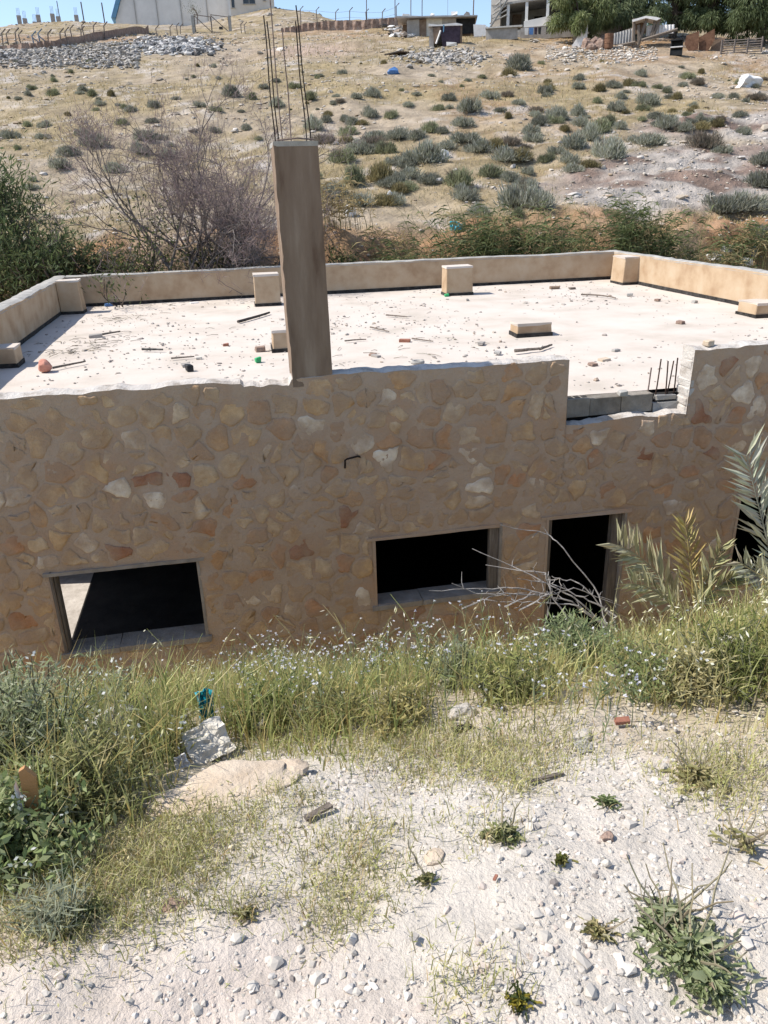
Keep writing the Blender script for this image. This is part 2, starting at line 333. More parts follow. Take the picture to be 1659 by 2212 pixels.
# stones: Voronoi cells, shrunk, roughened and domed out of the mortar
def clip(poly, nx_, nz_, d):
    out = []
    for i in range(len(poly)):
        p = poly[i]; q = poly[(i+1) % len(poly)]; a = p[0]*nx_+p[1]*nz_-d; b_ = q[0]*nx_+q[1]*nz_-d
        if a <= 0: out.append(p)
        if a*b_ < 0: t = a/(a-b_); out.append((p[0]+(q[0]-p[0])*t, p[1]+(q[1]-p[1])*t))
    return out
def stones():
    pts = []; rs = random.Random(5); z = -3.35
    while z < .62:
        hh = rs.uniform(.14, .30); x = XL-.2+rs.random()*.3
        while x < XR:
            ww = rs.choice([rs.uniform(.12, .22), rs.uniform(.18, .34), rs.uniform(.28, .50)]); pts.append((x+ww/2+rs.uniform(-.04, .04), z+hh/2+rs.uniform(-.08, .08)))
            if rs.random() < .12: pts.append((x+ww*rs.random(), z+hh*rs.random()))
            x += ww
        z += hh
    P = np.array(pts); out = []
    for i, (x, z) in enumerate(pts):
        if any(a-.02 < x < b_+.02 and c-.02 < z < d+.1 for a, b_, c, d in OPEN): continue
        if z > float(topz(x))-.04: continue
        poly = [(x-.5, z-.45), (x+.5, z-.45), (x+.5, z+.45), (x-.5, z+.45)]
        D = np.hypot(P[:, 0]-x, P[:, 1]-z)
        for j in np.argsort(D)[1:18]:
            dx, dz = P[j]-P[i]; L = math.hypot(dx, dz); nx_, nz_ = dx/L, dz/L
            poly = clip(poly, nx_, nz_, nx_*x+nz_*z+L/2-rs.choice((rs.uniform(.004, .02), rs.uniform(.012, .04))))
            if len(poly) < 3: break
        for a, b_, c, d in OPEN:
            for cond, nx_, nz_, dd in ((x < a, 1, 0, a-.07), (x > b_, -1, 0, -b_-.07), (z > d, 0, -1, -d-.09), (z < c, 0, 1, c-.1)):
                if cond and not (len(poly) < 3):
                    if (nx_ and c-.05 < z < d+.05) or (nz_ and a-.05 < x < b_+.05): poly = clip(poly, nx_, nz_, dd)
        if len(poly) < 3: continue
        tz = min(float(topz(x-.1)), float(topz(x)), float(topz(x+.1)))-.02
        poly = clip(poly, 0, 1, tz)
        for s_, xx in ((1, NX0-.02), (-1, -NX1-.04)):
            if z > -.33 and ((s_ > 0 and x < NX0) or (s_ < 0 and x > NX1)): poly = clip(poly, s_, 0, xx)
        if len(poly) < 3: continue
        A = .5*abs(sum(poly[k][0]*poly[(k+1) % len(poly)][1]-poly[(k+1) % len(poly)][0]*poly[k][1] for k in range(len(poly))))
        if A < .004: continue
        # resample the outline, round it, roughen it
        pp = np.array(poly); seg = np.roll(pp, -1, 0)-pp; ln = np.hypot(seg[:, 0], seg[:, 1]); cum = np.concatenate([[0], np.cumsum(ln)])
        n = 22; u = (np.arange(n)+.5)/n*cum[-1]; k = np.clip(np.searchsorted(cum, u)-1, 0, len(pp)-1)
        q = pp[k]+seg[k]*((u-cum[k])/np.maximum(ln[k], 1e-6))[:, None]
        q = q*.94+(np.roll(q, 1, 0)+np.roll(q, -1, 0))*.03
        c = q.mean(0); q = q+(.065*np.stack([fbm(q[:, 0]*9, q[:, 1]*9, 4, 80), fbm(q[:, 0]*9, q[:, 1]*9, 4, 81)], -1))
        out.append((c, q, A, rs.uniform(.0, .0085), rs.uniform(-.035, .035), rs.uniform(-.05, .05)))
    return out
ST = stones()
vis = [s for s in ST if -2.75 < s[0][0] < 6.35 and s[0][1] > -3.0]
vis.sort(key=lambda s: -s[2]); part = vis[:300]; ids = {id(s) for s in part}; rest = [s for s in ST if id(s) not in ids]
def stone_geo(s):
    c, q, A, hgt, tx, tz_ = s; n = len(q); rings = []
    for f, dh in ((1.0, -.010), (.95, .4), (.82, .95), (.42, 1.05)):
        p = c+(q-c)*f
        out = (dh if f == 1.0 else hgt*dh)+.011*fbm(p[:, 0]*9, p[:, 1]*9, 4, 90)+(p[:, 0]-c[0])*tx+(p[:, 1]-c[1])*tz_
        base = .020*fbm(p[:, 0]*1.6, p[:, 1]*1.6, 4, 61)
        rings.append(np.stack([p[:, 0], FY-out-base-.002, p[:, 1]], -1))
    cc = np.array([[c[0], FY-hgt*1.05-.002-.020*float(fbm(c[0]*1.6, c[1]*1.6, 4, 61))-.011*float(fbm(c[0]*9, c[1]*9, 4, 90)), c[1]]]); V = np.concatenate(rings+[cc]); Q = []
    for r in range(3):
        a = r*n+np.arange(n); b_ = r*n+(np.arange(n)+1) % n; Q.append(np.stack([a, b_, b_+n, a+n], -1))
    t = np.stack([3*n+np.arange(n), 3*n+(np.arange(n)+1) % n, np.full(n, 4*n)], -1)
    return V, np.concatenate(Q), t
for s in part:
    V, Q, T = stone_geo(s); o = np.array([s[0][0], FY, s[0][1]])
    so_ = mesh_obj('stone', np_mesh('stone', V-o, [Q, T], None, True), M_stone, fw, o-np.array(B0))
Vs, Qs, Ts, n = [], [], [], 0
for s in rest:
    V, Q, T = stone_geo(s); Vs.append(V-np.array(B0)); Qs.append(Q+n); Ts.append(T+n); n += len(V)
if Vs:
    ro = mesh_obj('outer_stones', np_mesh('outer_stones', np.concatenate(Vs), [np.concatenate(Qs), np.concatenate(Ts)], None, True), M_stone, fw); ro['kind'] = 'stuff'
# reveals, frames
def frame_open(a, b_, c, d, name, thick=.26, wood=True):
    m = bb(); e = .02
    m.box(a-.03, a-.001, FY-.012, FY+thick, c-.05, d+.05, .004); m.build('jamb', M_wood if wood else M_mortar, bld)
    m = bb(); m.box(b_+.001, b_+.03, FY-.010, FY+thick, c-.05, d+.05, .004); m.build('jamb', M_conc, bld)
    m = bb(); m.box(a-.09, b_+.09, FY-.016, FY+thick+.004, d+.001, d+.045, .01); m.build('lintel', M_conc if wood else M_mortar, bld)
    if c > -3:
        m = bb(); m.box(a-.06, (a+b_)/2-.2, FY-.03, FY+thick+.008, c-.07, c-.004, .006); m.box((a+b_)/2-.19, b_+.06, FY-.035, FY+thick+.008, c-.065, c-.002, .006); m.build('sill', M_conc, bld)
for k, o in enumerate(OPEN): frame_open(*o, 'x', wood=k in (0,))
m = bb(); m.box(-2.10, -2.075, FY+.03, FY+.12, -2.33, -1.42, .004); m.build('window_post', M_wood, bld)
m = bb(); m.box(2.68, 2.787, FY+.02, FY+.1, -2.2, -1.41, .004); m.build('window_post', M_wood, bld)
m = bb(); m.box(3.395, 3.45, FY+.05, FY+.13, -3.6, -1.39, .004); m.build('door_post', M_wood, bld)
m = bb(); m.box(4.22, 4.335, FY+.05, FY+.15, -3.6, -1.39, .004); m.build('door_post', M_wood, bld)
# walls behind, room inside, slab
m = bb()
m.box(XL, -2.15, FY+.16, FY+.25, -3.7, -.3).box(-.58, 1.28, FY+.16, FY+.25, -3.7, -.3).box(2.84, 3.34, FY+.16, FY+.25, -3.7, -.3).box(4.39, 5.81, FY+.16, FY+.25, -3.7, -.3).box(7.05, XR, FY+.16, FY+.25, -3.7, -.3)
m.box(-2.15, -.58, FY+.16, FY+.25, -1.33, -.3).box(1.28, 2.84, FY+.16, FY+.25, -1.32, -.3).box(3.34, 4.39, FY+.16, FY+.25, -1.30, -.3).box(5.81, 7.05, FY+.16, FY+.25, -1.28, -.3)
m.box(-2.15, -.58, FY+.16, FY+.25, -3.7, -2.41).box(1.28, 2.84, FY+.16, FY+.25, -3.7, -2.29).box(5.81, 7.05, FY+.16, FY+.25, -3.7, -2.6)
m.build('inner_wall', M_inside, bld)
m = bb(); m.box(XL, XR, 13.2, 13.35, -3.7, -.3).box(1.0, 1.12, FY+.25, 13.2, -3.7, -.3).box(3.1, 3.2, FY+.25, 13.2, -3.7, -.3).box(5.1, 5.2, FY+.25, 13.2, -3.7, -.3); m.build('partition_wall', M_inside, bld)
m = bb(); m.box(XL, -2.66, FY+.2, YB, -3.72, -3.5); m.build('painted_lit_floor', M_floor, bld); m = bb(); m.box(-2.659, XR, FY+.2, YB, -3.72, -3.503); m.build('painted_shade_floor', M_inside, bld)  # one floor, coloured pale within the sun patch and near-black for shade beyond
m = bb(); m.box(XL, XR, YB-.2, YB, -3.7, -.3).box(XR-.2, XR, FY+.25, YB-.2, -3.7, -.3).box(XL, XL+.2, 13.35, YB-.2, -3.7, -.3).box(XL, XL+.2, FY+.25, 8.0, -3.7, -.3).box(XL, XL+.2, 8.0, 13.2, -2.12, -.3).box(XL, XL+.2, 11.95, 13.2, -3.7, -2.12); m.build('outer_wall', M_mortar, bld)
# roof slab with a slightly uneven screed
rx = np.linspace(XL+.1, XR-.1, 90); ry = np.linspace(FY+.3, YB-.1, 70); RX, RY = np.meshgrid(rx, ry); RZ = .018*fbm(RX*.8, RY*.8, 4, 95)
mesh_obj('roof_screed', np_mesh('roof_screed', np.stack([RX, RY, RZ], -1).reshape(-1, 3)-np.array(B0), grid_faces(len(ry), len(rx)), None, True), M_roof, bld)
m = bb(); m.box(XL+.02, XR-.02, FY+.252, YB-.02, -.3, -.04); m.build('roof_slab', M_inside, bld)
# parapets: left, back, right; each with grey coping and tar strip at its foot
def parapet(x0, x1, y0, y1, inner, seed):
    """long wall as a strip with wavy top; inner = 'x+','y-','x-' side facing the roof"""
    along_x = (x1-x0) > (y1-y0); n = 60
    t = np.linspace(0, 1, n); L = (x0+(x1-x0)*t) if along_x else (y0+(y1-y0)*t)
    zt_ = .645+.018*fbm(L*1.5, L*0, 4, seed)
    def ring(off, z): return np.stack([L, np.full(n, off), z], -1) if along_x else np.stack([np.full(n, off), L, z], -1)
    a, b_ = (y0, y1) if along_x else (x0, x1)
    rows = [ring(a, np.full(n, -.6)), ring(a, zt_), ring(b_, zt_+.01*fbm(L*4, L*0, 2, seed+3)), ring(b_, np.full(n, -.6))]
    V = np.concatenate(rows); Q = np.concatenate([np.stack([r*n+np.arange(n-1), r*n+np.arange(1, n), (r+1)*n+np.arange(1, n), (r+1)*n+np.arange(n-1)], -1) for r in range(3)])
    E_ = np.array([[0, n, 2*n, 3*n], [n-1, 4*n-1, 3*n-1, 2*n-1]])
    p = mesh_obj('parapet', np_mesh('parapet', V-np.array(B0), [np.concatenate([Q, E_])], None, False), M_plaster, bld)
    # coping: lumpy mortar cap
    rows = []
    for k, (f, dz) in enumerate(((-.01, -.03), (0.04, .012), (.35, .028), (.7, .026), (.96, .012), (1.01, -.03))):
        off = a+(b_-a)*f+.006*fbm(L*8, L*0, 2, seed+k); z = zt_+dz+.016*fbm(L*6, L*0+k, 3, seed+9+k)
        rows.append(np.stack([L, off, z], -1) if along_x else np.stack([off, L, z], -1))
    V = np.concatenate(rows); Q = np.concatenate([np.stack([r*n+np.arange(n-1), r*n+np.arange(1, n), (r+1)*n+np.arange(1, n), (r+1)*n+np.arange(n-1)], -1) for r in range(5)])
    mesh_obj('coping', np_mesh('coping', V-np.array(B0), [Q], None, False), M_coping, p)
    m = bb()
    if inner == 'x+': m.box(x1-.01, x1+.012, y0, y1, -.02, .07, .004)
    if inner == 'x-': m.box(x0-.012, x0+.01, y0, y1, -.02, .07, .004)
    if inner == 'y-': m.box(x0, x1, y0-.012, y0+.01, -.02, .07, .004)
    m.build('tar_strip', M_tar, p)
parapet(XL-.05, -3.5, FY+.02, YB+.05, 'x+', 101)
parapet(-3.5, 9.55, 18.72, YB+.05, 'y-', 121)
parapet(9.55, XR+.05, FY+.02, YB+.05, 'x-', 141)
# short column stubs standing on the roof
for sx, sy, wx, wy, hh in [(-3.27, 17.75, .46, .4, .67), (.82, 17.35, .54, .44, .65), (5.08, 17.33, .62, .4, .62), (9.42, 17.72, .5, .62, .62), (-3.3, 12.15, .4, .4, .27), (.78, 11.95, .42, .4, .32), (4.71, 11.86, .58, .36, .2), (9.12, 12.3, .5, .55, .24)]:
    st = bb(); st.box(sx-wx/2, sx+wx/2, sy-wy/2, sy+wy/2, -.01, hh, .012, .01); o = st.build('column_stub', M_plaster, bld, bevel=.012)
    st = bb(); st.box(sx-wx/2-.012, sx+wx/2+.012, sy-wy/2-.012, sy+wy/2+.012, -.02, .06, .005); st.build('tar_strip', M_tar, o)
    st = bb(); st.box(sx-wx/2+.004, sx+wx/2-.004, sy-wy/2+.004, sy+wy/2-.004, hh-.03, hh+.012, .006); st.build('cap', M_roof, o)
# tall column with starter bars
def column():
    x0, x1, y0, y1, z0, z1 = .55, .955, FY+.005, FY+.4, .40, 2.64
    n = 40; zs = np.linspace(z0, z1, n); rows = []
    per = [(0, 0), (.12, 0), (.5, 0), (.88, 0), (1, 0), (1, .1), (1, .9), (1, 1), (0, 1), (0, .9), (0, .12)]
    for k, z in enumerate(zs):
        ring = []
        for i, (u, v) in enumerate(per):
            x = x0+(x1-x0)*u; y = y0+(y1-y0)*v
            x -= .02*(z-z0)/(z1-z0)
            if i in (0, 10): x += .012*fbm(z*9, i*1.0, 3, 160+i); y += .012*float(fbm(z*9, 3.+i, 3, 165))
            if i in (4, 5): x += .006*float(fbm(z*5, 1.+i, 3, 166))
            if i in (1, 2, 3): y += .004
            ring.append((x, y, z))
        rows.append(ring)
    k = len(per); V = np.array(rows, float).reshape(-1, 3); Q = []
    for r in range(n-1):
        a = r*k+np.arange(k); b_ = r*k+(np.arange(k)+1) % k; Q.append(np.stack([a, b_, b_+k, a+k], -1))
    top = np.array([[(n-1)*k+i for i in range(k)]])
    me = np_mesh('column', V-np.array(B0), [np.concatenate(Q), top])
    c = mesh_obj('column', me, M_pillar, bld)
    m = bb(); m.box(x0-.022, x1-.016, y0-.004, y1+.004, z1-.04, z1+.006, .006); m.build('column_head', M_coping, c)
    for (u, v, zt_, lean, r, mat_) in [(.06, .12, 3.62, -.02, .0062, M_rebard), (.14, .15, 3.58, -.025, .0062, M_rebard), (.27, .7, 4.25, -.035, .0062, M_rebarp), (.5, .85, 3.58, -.02, .0062, M_rebarp), (.78, .14, 3.58, -.045, .0062, M_rebard), (.88, .17, 3.70, -.07, .0062, M_rebard)]:
        x = x0-.02+(x1-x0)*u; y = y0+(y1-y0)*v; m = bb(); P = []
        for t in np.linspace(0, 1, 14): P.append((x+lean*t+.004*math.sin(t*9+u*7), y+.01*math.sin(t*4+v), z1-.1+(zt_-z1+.1)*t))
        m.tube(P, r, 6); m.build('rebar', mat_, c)
    m = bb(); m.tube([(x0+.02, y0+.03, z1+.015), (x0+.2, y0+.02, z1+.03), (x1-.05, y0+.04, z1+.018)], .007, 6); m.build('rebar', M_rebarp, c)
column()
# exposed hollow blocks, rubble and bars in the broken gap
for k, (a, b_) in enumerate([(3.50, 3.86), (3.865, 4.24), (4.245, 4.63)]):
    m = bb(); m.box(a, b_, FY+.145, FY+.30, -.21, .002-.004*k, .004)
    o = m.build('concrete_block', M_block, bld, bevel=.006)
    if k == 0:
        for q in range(4):
            h = bb(); h.box(a+.03+q*.085, a+.09+q*.085, FY+.185, FY+.265, -.01, .007); h.build('block_hole', M_tar, o)
m = bb(); m.box(4.64, 4.98, FY+.16, FY+.34, -.24, -.12, .02).box(4.70, 4.95, FY+.18, FY+.30, -.12, -.05, .02); m.build('broken_mortar', M_coping, bld)
for q in range(7):
    m = bb(); z_ = -.25+.103*q; m.box(4.955+.004*q, 5.02+.006*q+random.uniform(-.012, .012), FY+.0, FY+.235, z_+.004, z_+.099, .012); m.build('plaster_edge', M_head, bld, bevel=.012)
for a, b_, hh in [(4.60, 4.63, .27), (4.70, 4.74, .36), (4.84, 4.83, .33), (4.84, 4.90, .33), (4.94, 4.945, .36)]:
    m = bb(); m.tube([(a, FY+.24, -.2), (a+(b_-a)*.5+.004, FY+.245, .06), (b_, FY+.25, hh)], .008, 6); m.build('rebar', M_rebarp if hh < .3 else M_rebar, bld)
m = bb(); m.tube([(1.03, FY-.02, -.50), (1.03, FY-.06, -.40), (1.05, FY-.07, -.385), (1.17, FY-.04, -.375), (1.20, FY, -.40)], .011, 6); m.build('iron_hook', M_rebard, bld)
print('building done', len(part), len(rest))

# ------------------------------------------------------------------ plant builders
class NP:
    """collects leaves, blades and tubes with a colour for each piece"""
    def __init__(s): s.V = []; s.Q = []; s.T = []; s.C = []; s.n = 0
    def put(s, V, Q=None, T=None, C=None):
        V = np.asarray(V, float).reshape(-1, 3)
        if Q is not None and len(Q): s.Q.append(np.asarray(Q)+s.n)
        if T is not None and len(T): s.T.append(np.asarray(T)+s.n)
        C = np.asarray(C, float)
        s.C.append(np.broadcast_to(C, V.shape).copy()); s.V.append(V); s.n += len(V)
    def blades(s, P, D, h, w, bend, C):
        """upright strips: P base, D horizontal lean direction, h length, w width, bend 0..1"""
        n = len(P); h = np.broadcast_to(h, n)[:, None]; w = np.broadcast_to(w, n)[:, None]; bend = np.broadcast_to(bend, n)[:, None]
        D = np.asarray(D, float); side = np.stack([-D[:, 1], D[:, 0], np.zeros(n)], -1); a = rng.uniform(0, 6.283, n)
        s2 = np.stack([np.cos(a), np.sin(a), 0*a], -1); side = side*.4+s2*.6; side /= np.linalg.norm(side, axis=1, keepdims=True)
        up = np.array([0, 0, 1.])
        m = P+up*h*.55*(1-.25*bend)+D*h*bend*.28; t = P+up*h*(1-.55*bend)+D*h*bend*.85
        V = np.stack([P-side*w/2, P+side*w/2, m+side*w*.42, m-side*w*.42, t], 1)
        b = np.arange(n)[:, None]*5
        s.put(V, b+np.array([[0, 1, 2, 3]]), b+np.array([[3, 2, 4]]), np.repeat(np.asarray(C, float), 5, 0))
    def leaves(s, P, D, l, w, C, droop=0):
        n = len(P); l = np.broadcast_to(l, n)[:, None]; w = np.broadcast_to(w, n)[:, None]
        D = D/(np.linalg.norm(D, axis=1, keepdims=True)+1e-9); r = rng.normal(size=(n, 3)); sd = np.cross(D, r); sd /= (np.linalg.norm(sd, axis=1, keepdims=True)+1e-9)
        mid = P+D*l*.5; tip = P+D*l-np.array([0, 0, 1.])*droop*l
        V = np.stack([P, mid+sd*w/2, tip, mid-sd*w/2], 1); b = np.arange(n)[:, None]*4
        s.put(V, b+np.array([[0, 1, 2, 3]]), None, np.repeat(np.asarray(C, float), 4, 0))
    def tube(s, P, r0, r1, C, n=4):
        P = np.asarray(P, float); k = len(P); t = np.gradient(P, axis=0); t /= (np.linalg.norm(t, axis=1, keepdims=True)+1e-9)
        a = np.cross(t, [.31, .2, .93]); a /= (np.linalg.norm(a, axis=1, keepdims=True)+1e-9); b = np.cross(t, a)
        rr = np.linspace(r0, r1, k)[:, None, None]; an = np.arange(n)*2*math.pi/n
        V = P[:, None]+rr*(np.cos(an)[None, :, None]*a[:, None]+np.sin(an)[None, :, None]*b[:, None])
        i = np.arange(k-1)[:, None]*n; q = np.arange(n)[None]; qn = (q+1) % n
        s.put(V.reshape(-1, 3), np.stack([i+q, i+qn, i+n+qn, i+n+q], -1).reshape(-1, 4), None, np.asarray(C, float)[None])
    def mesh(s, name, smooth=False):
        return np_mesh(name, np.concatenate(s.V), [np.concatenate(s.Q) if s.Q else np.zeros((0, 4), int), np.concatenate(s.T) if s.T else np.zeros((0, 3), int)], np.concatenate(s.C), smooth)
def vary(c, n, v=.2, hue=.06):
    c = np.asarray(c, float); k = rng.uniform(1-v, 1+v, (n, 1)); return np.clip(c[None]*k*(1+rng.uniform(-hue, hue, (n, 3))), 0, 1)
def pick(cs, n, p=None, v=.15):
    cs = np.asarray(cs, float); return np.clip(cs[rng.choice(len(cs), n, p=p)]*rng.uniform(1-v, 1+v, (n, 1)), 0, 1)
def rdir(n, up=0.): 
    d = rng.normal(size=(n, 3)); d[:, 2] += up; return d/np.linalg.norm(d, axis=1, keepdims=True)
def hdir(n):
    a = rng.uniform(0, 6.283, n); return np.stack([np.cos(a), np.sin(a), 0*a], -1)
_t = (1+5**.5)/2
ICO_V = np.array([(-1, _t, 0), (1, _t, 0), (-1, -_t, 0), (1, -_t, 0), (0, -1, _t), (0, 1, _t), (0, -1, -_t), (0, 1, -_t), (_t, 0, -1), (_t, 0, 1), (-_t, 0, -1), (-_t, 0, 1)])/math.sqrt(1+_t*_t)
ICO_F = np.array([(0, 11, 5), (0, 5, 1), (0, 1, 7), (0, 7, 10), (0, 10, 11), (1, 5, 9), (5, 11, 4), (11, 10, 2), (10, 7, 6), (7, 1, 8), (3, 9, 4), (3, 4, 2), (3, 2, 6), (3, 6, 8), (3, 8, 9), (4, 9, 5), (2, 4, 11), (6, 2, 10), (8, 6, 7), (9, 8, 1)])
def pebbles(P, r, C, flat=.65, jit=.28):
    n = len(P); V = ICO_V[None]*(1+rng.uniform(-jit, jit, (n, 12, 1)))+rng.normal(0, jit*.35, (n, 12, 3)); sc = np.stack([rng.uniform(.75, 1.35, n), rng.uniform(.7, 1.1, n), rng.uniform(flat*.7, flat*1.3, n)], -1)
    V = V*sc[:, None]*np.asarray(r)[:, None, None]; a = rng.uniform(0, 6.283, n); c, s_ = np.cos(a)[:, None], np.sin(a)[:, None]
    V = np.stack([V[..., 0]*c-V[..., 1]*s_, V[..., 0]*s_+V[..., 1]*c, V[..., 2]], -1)+P[:, None]
    return V.reshape(-1, 3), (ICO_F[None]+np.arange(n)[:, None, None]*12).reshape(-1, 3), np.repeat(C, 12, 0)
def rock_mesh(name, sx, sy, sz, seed=0, rough=.22, sub=3, flat_base=True):
    import bmesh
    bm = bmesh.new(); bmesh.ops.create_icosphere(bm, subdivisions=sub, radius=1); r = random.Random(seed); o = np.array([r.uniform(0, 50) for _ in range(3)])
    planes = [(Vector((r.gauss(0, 1), r.gauss(0, 1), r.gauss(0, .8))).normalized(), r.uniform(.62, .9)) for _ in range(9)]
    for v in bm.verts:
        p = v.co.copy()
        for nrm, d in planes:
            k = p.dot(nrm)
            if k > d: p -= nrm*(k-d)*.9
        f = 1+rough*float(fbm(p.x*1.6+o[0], p.y*1.6+p.z*1.3+o[1], 4, seed))
        v.co = Vector((p.x*sx*f, p.y*sy*f, p.z*sz*f))
    me = bpy.data.meshes.new(name); bm.to_mesh(me); bm.free(); return me
def rock(name, loc, sx, sy, sz, mat, label, cat, seed=0, rz=0, rough=.22, group=None, sink=.35, sub=3):
    p = np.array(loc, float); o = mesh_obj(name, rock_mesh(name, sx, sy, sz, seed, rough, sub), mat, None, (p[0], p[1], p[2]+sz*(1-sink)-sz*.0-sz*.45), rz)
    return tag(o, label, cat, group)
def rb(x, y): return float(zt(x, y))

# ------------------------------------------------------------------ foreground gravel and bank vegetation
def gravel():
    n = 66000; x = rng.uniform(-2.6, 4.2, n); y = .5+3.6*rng.random(n)**1.15
    d = fbm(x*1.3, y*1.3, 3, 201); k = (rng.random(n) < np.clip(.5+d*2.0, .08, 1)) & (y < vegline(x)+.75); x, y = x[k], y[k]; n = len(x)
    r = np.clip(.0046*np.exp(rng.normal(0, .5, n)), .0022, .018)*(1+.25*(fbm(x*.9, y*.9, 2, 203)))
    C = pick([(.54, .495, .435), (.47, .43, .38), (.56, .52, .475), (.53, .45, .39), (.38, .35, .31), (.24, .21, .19)], n, [.34, .22, .25, .12, .055, .015], .12)
    return pebbles(np.stack([x, y, zt(x, y)+.022*fbm(x*5, y*5, 4, 44)+.012*fbm(x*19, y*19, 2, 45)+r*.15], -1), r, C)
V, T, C = gravel()
tag(mesh_obj('gravel', np_mesh('gravel', V, [T], C), M_pebble), 'loose white chalk gravel covering the bare ground', 'gravel', kind='stuff')
def stones_on_bank():
    n = 3400; x = rng.uniform(-2.6, 4, n); y = rng.uniform(.6, 3.6, n); k = (y < vegline(x)+.5) & (rng.random(n) < np.clip(.35+2.2*fbm(x*1.6, y*1.6, 3, 206), .03, 1)); x, y = x[k], y[k]; n = len(x)
    r = np.clip(.0078*np.exp(rng.normal(0, .33, n)), .0045, .0145); C = pick([(.55, .505, .44), (.50, .46, .40), (.57, .52, .46), (.40, .36, .32)], n, [.4, .3, .27, .03], .1)
    return pebbles(np.stack([x, y, zt(x, y)+r*.3], -1), r, C, .75, .3)
V, T, C = stones_on_bank()
tag(mesh_obj('larger_gravel', np_mesh('larger_gravel', V, [T], C), M_pebble), 'fist-sized chalk stones strewn among the white gravel', 'stones', kind='stuff')

GREEN = [(.17, .20, .045), (.23, .25, .06), (.12, .16, .04)]; STRAW = [(.52, .43, .19), (.58, .50, .27), (.44, .34, .13)]; OLIVE = [(.27, .25, .06), (.33, .29, .075)]
def scatter(n, x0, x1, y0, y1, f):
    x = rng.uniform(x0, x1, n); y = rng.uniform(y0, y1, n); k = rng.random(n) < np.clip(f(x, y), 0, 1); return x[k], y[k]
CLEAR = [(470, 1640, .2), (452, 1560, .1), (1312, 1385, .2), (1128, 1435, .17), (615, 1665, .15), (490, 1700, .25), (995, 1545, .1)]
def bank_grass():
    g = NP()
    x, y = scatter(170000, -4.2, 7.4, 1.3, 7.5, lambda x, y: sst(-.2, .25, y-vegline(x)+.35*fbm(x*1.5, y*1.5, 3, 210))*(.6+1.3*fbm(x*1.2, y*1.2, 3, 211))*(1-.5*sst(5.6, 7, y)))
    for px, py, rr in CLEAR:
        c = hit(px, py); k = np.hypot(x-c[0], (y-c[1]+rr*.35)*.8) > rr*rng.uniform(.6, 1.1, len(x)); x, y = x[k], y[k]
    n = len(x); P = np.stack([x, y, zt(x, y)-.01], -1)
    edge = sst(-.1, .5, y-vegline(x)); hh = (.08+.27*edge)*rng.uniform(.5, 1.35, n)*(1.05+1.1*fbm(x*1.1, y*1.1, 3, 212))
    u = np.clip(.5+.9*fbm(x*.7+5, y*.7, 3, 213)+rng.normal(0, .2, n)-.12*sst(1, 4, x)+.15*np.exp(-((x-.5)/.9)**2), 0, 1)
    pal = np.array([(.60, .53, .31), (.53, .485, .23), (.46, .44, .18), (.37, .385, .14), (.27, .31, .105)]); f = u*4; i = np.clip(f.astype(int), 0, 3); t = (f-i)[:, None]
    C = (pal[i]*(1-t)+pal[i+1]*t)*rng.uniform(.75, 1.3, (n, 1))
    st = rng.random(n) < .30; C[st] = pick(STRAW, st.sum())
    g.blades(P, hdir(n), hh, rng.uniform(.003, .0075, n), rng.uniform(.1, .8, n), C)
    return g
g = bank_grass()
tag(mesh_obj('bank_grass', g.mesh('bank_grass'), M_leaf), 'long yellow-green grass growing down the bank before the stone wall', 'grass', kind='stuff')
def wild_oats():
    g = NP()
    x, y = scatter(3600, -3.6, 6.8, 1.8, 7.2, lambda x, y: sst(.1, .9, y-vegline(x))*(.5+.9*fbm(x*.8, y*.8, 2, 221)))
    for a, b in zip(x, y):
        h = random.uniform(.2, .52); d = hdir(1)[0]; z = rb(a, b); k = 6
        t = np.linspace(0, 1, k); P = np.stack([a+d[0]*h*.38*t**2.2, b+d[1]*h*.38*t**2.2, z+h*(t-.12*t**3)], -1)
        c = pick([(.44, .40, .17), (.55, .47, .24), (.34, .36, .12)], 1)[0]; g.tube(P, .0016, .0009, c, 3)
        m = random.randint(4, 9); tt = rng.uniform(.6, 1, m); Q = np.stack([np.interp(tt, t, P[:, i]) for i in range(3)], -1)
        dd = hdir(m)*.7; dd[:, 2] = rng.uniform(-1.1, -.1, m); Q2 = Q+dd*.012
        g.leaves(Q2, dd, rng.uniform(.02, .034, m), rng.uniform(.005, .008, m), pick([(.66, .62, .42), (.58, .55, .30), (.72, .69, .55)], m))
    return g
tag(mesh_obj('wild_oats', wild_oats().mesh('wild_oats'), M_dry), 'pale wild oat stalks with drooping seed heads over the bank', 'wild oats', kind='stuff')
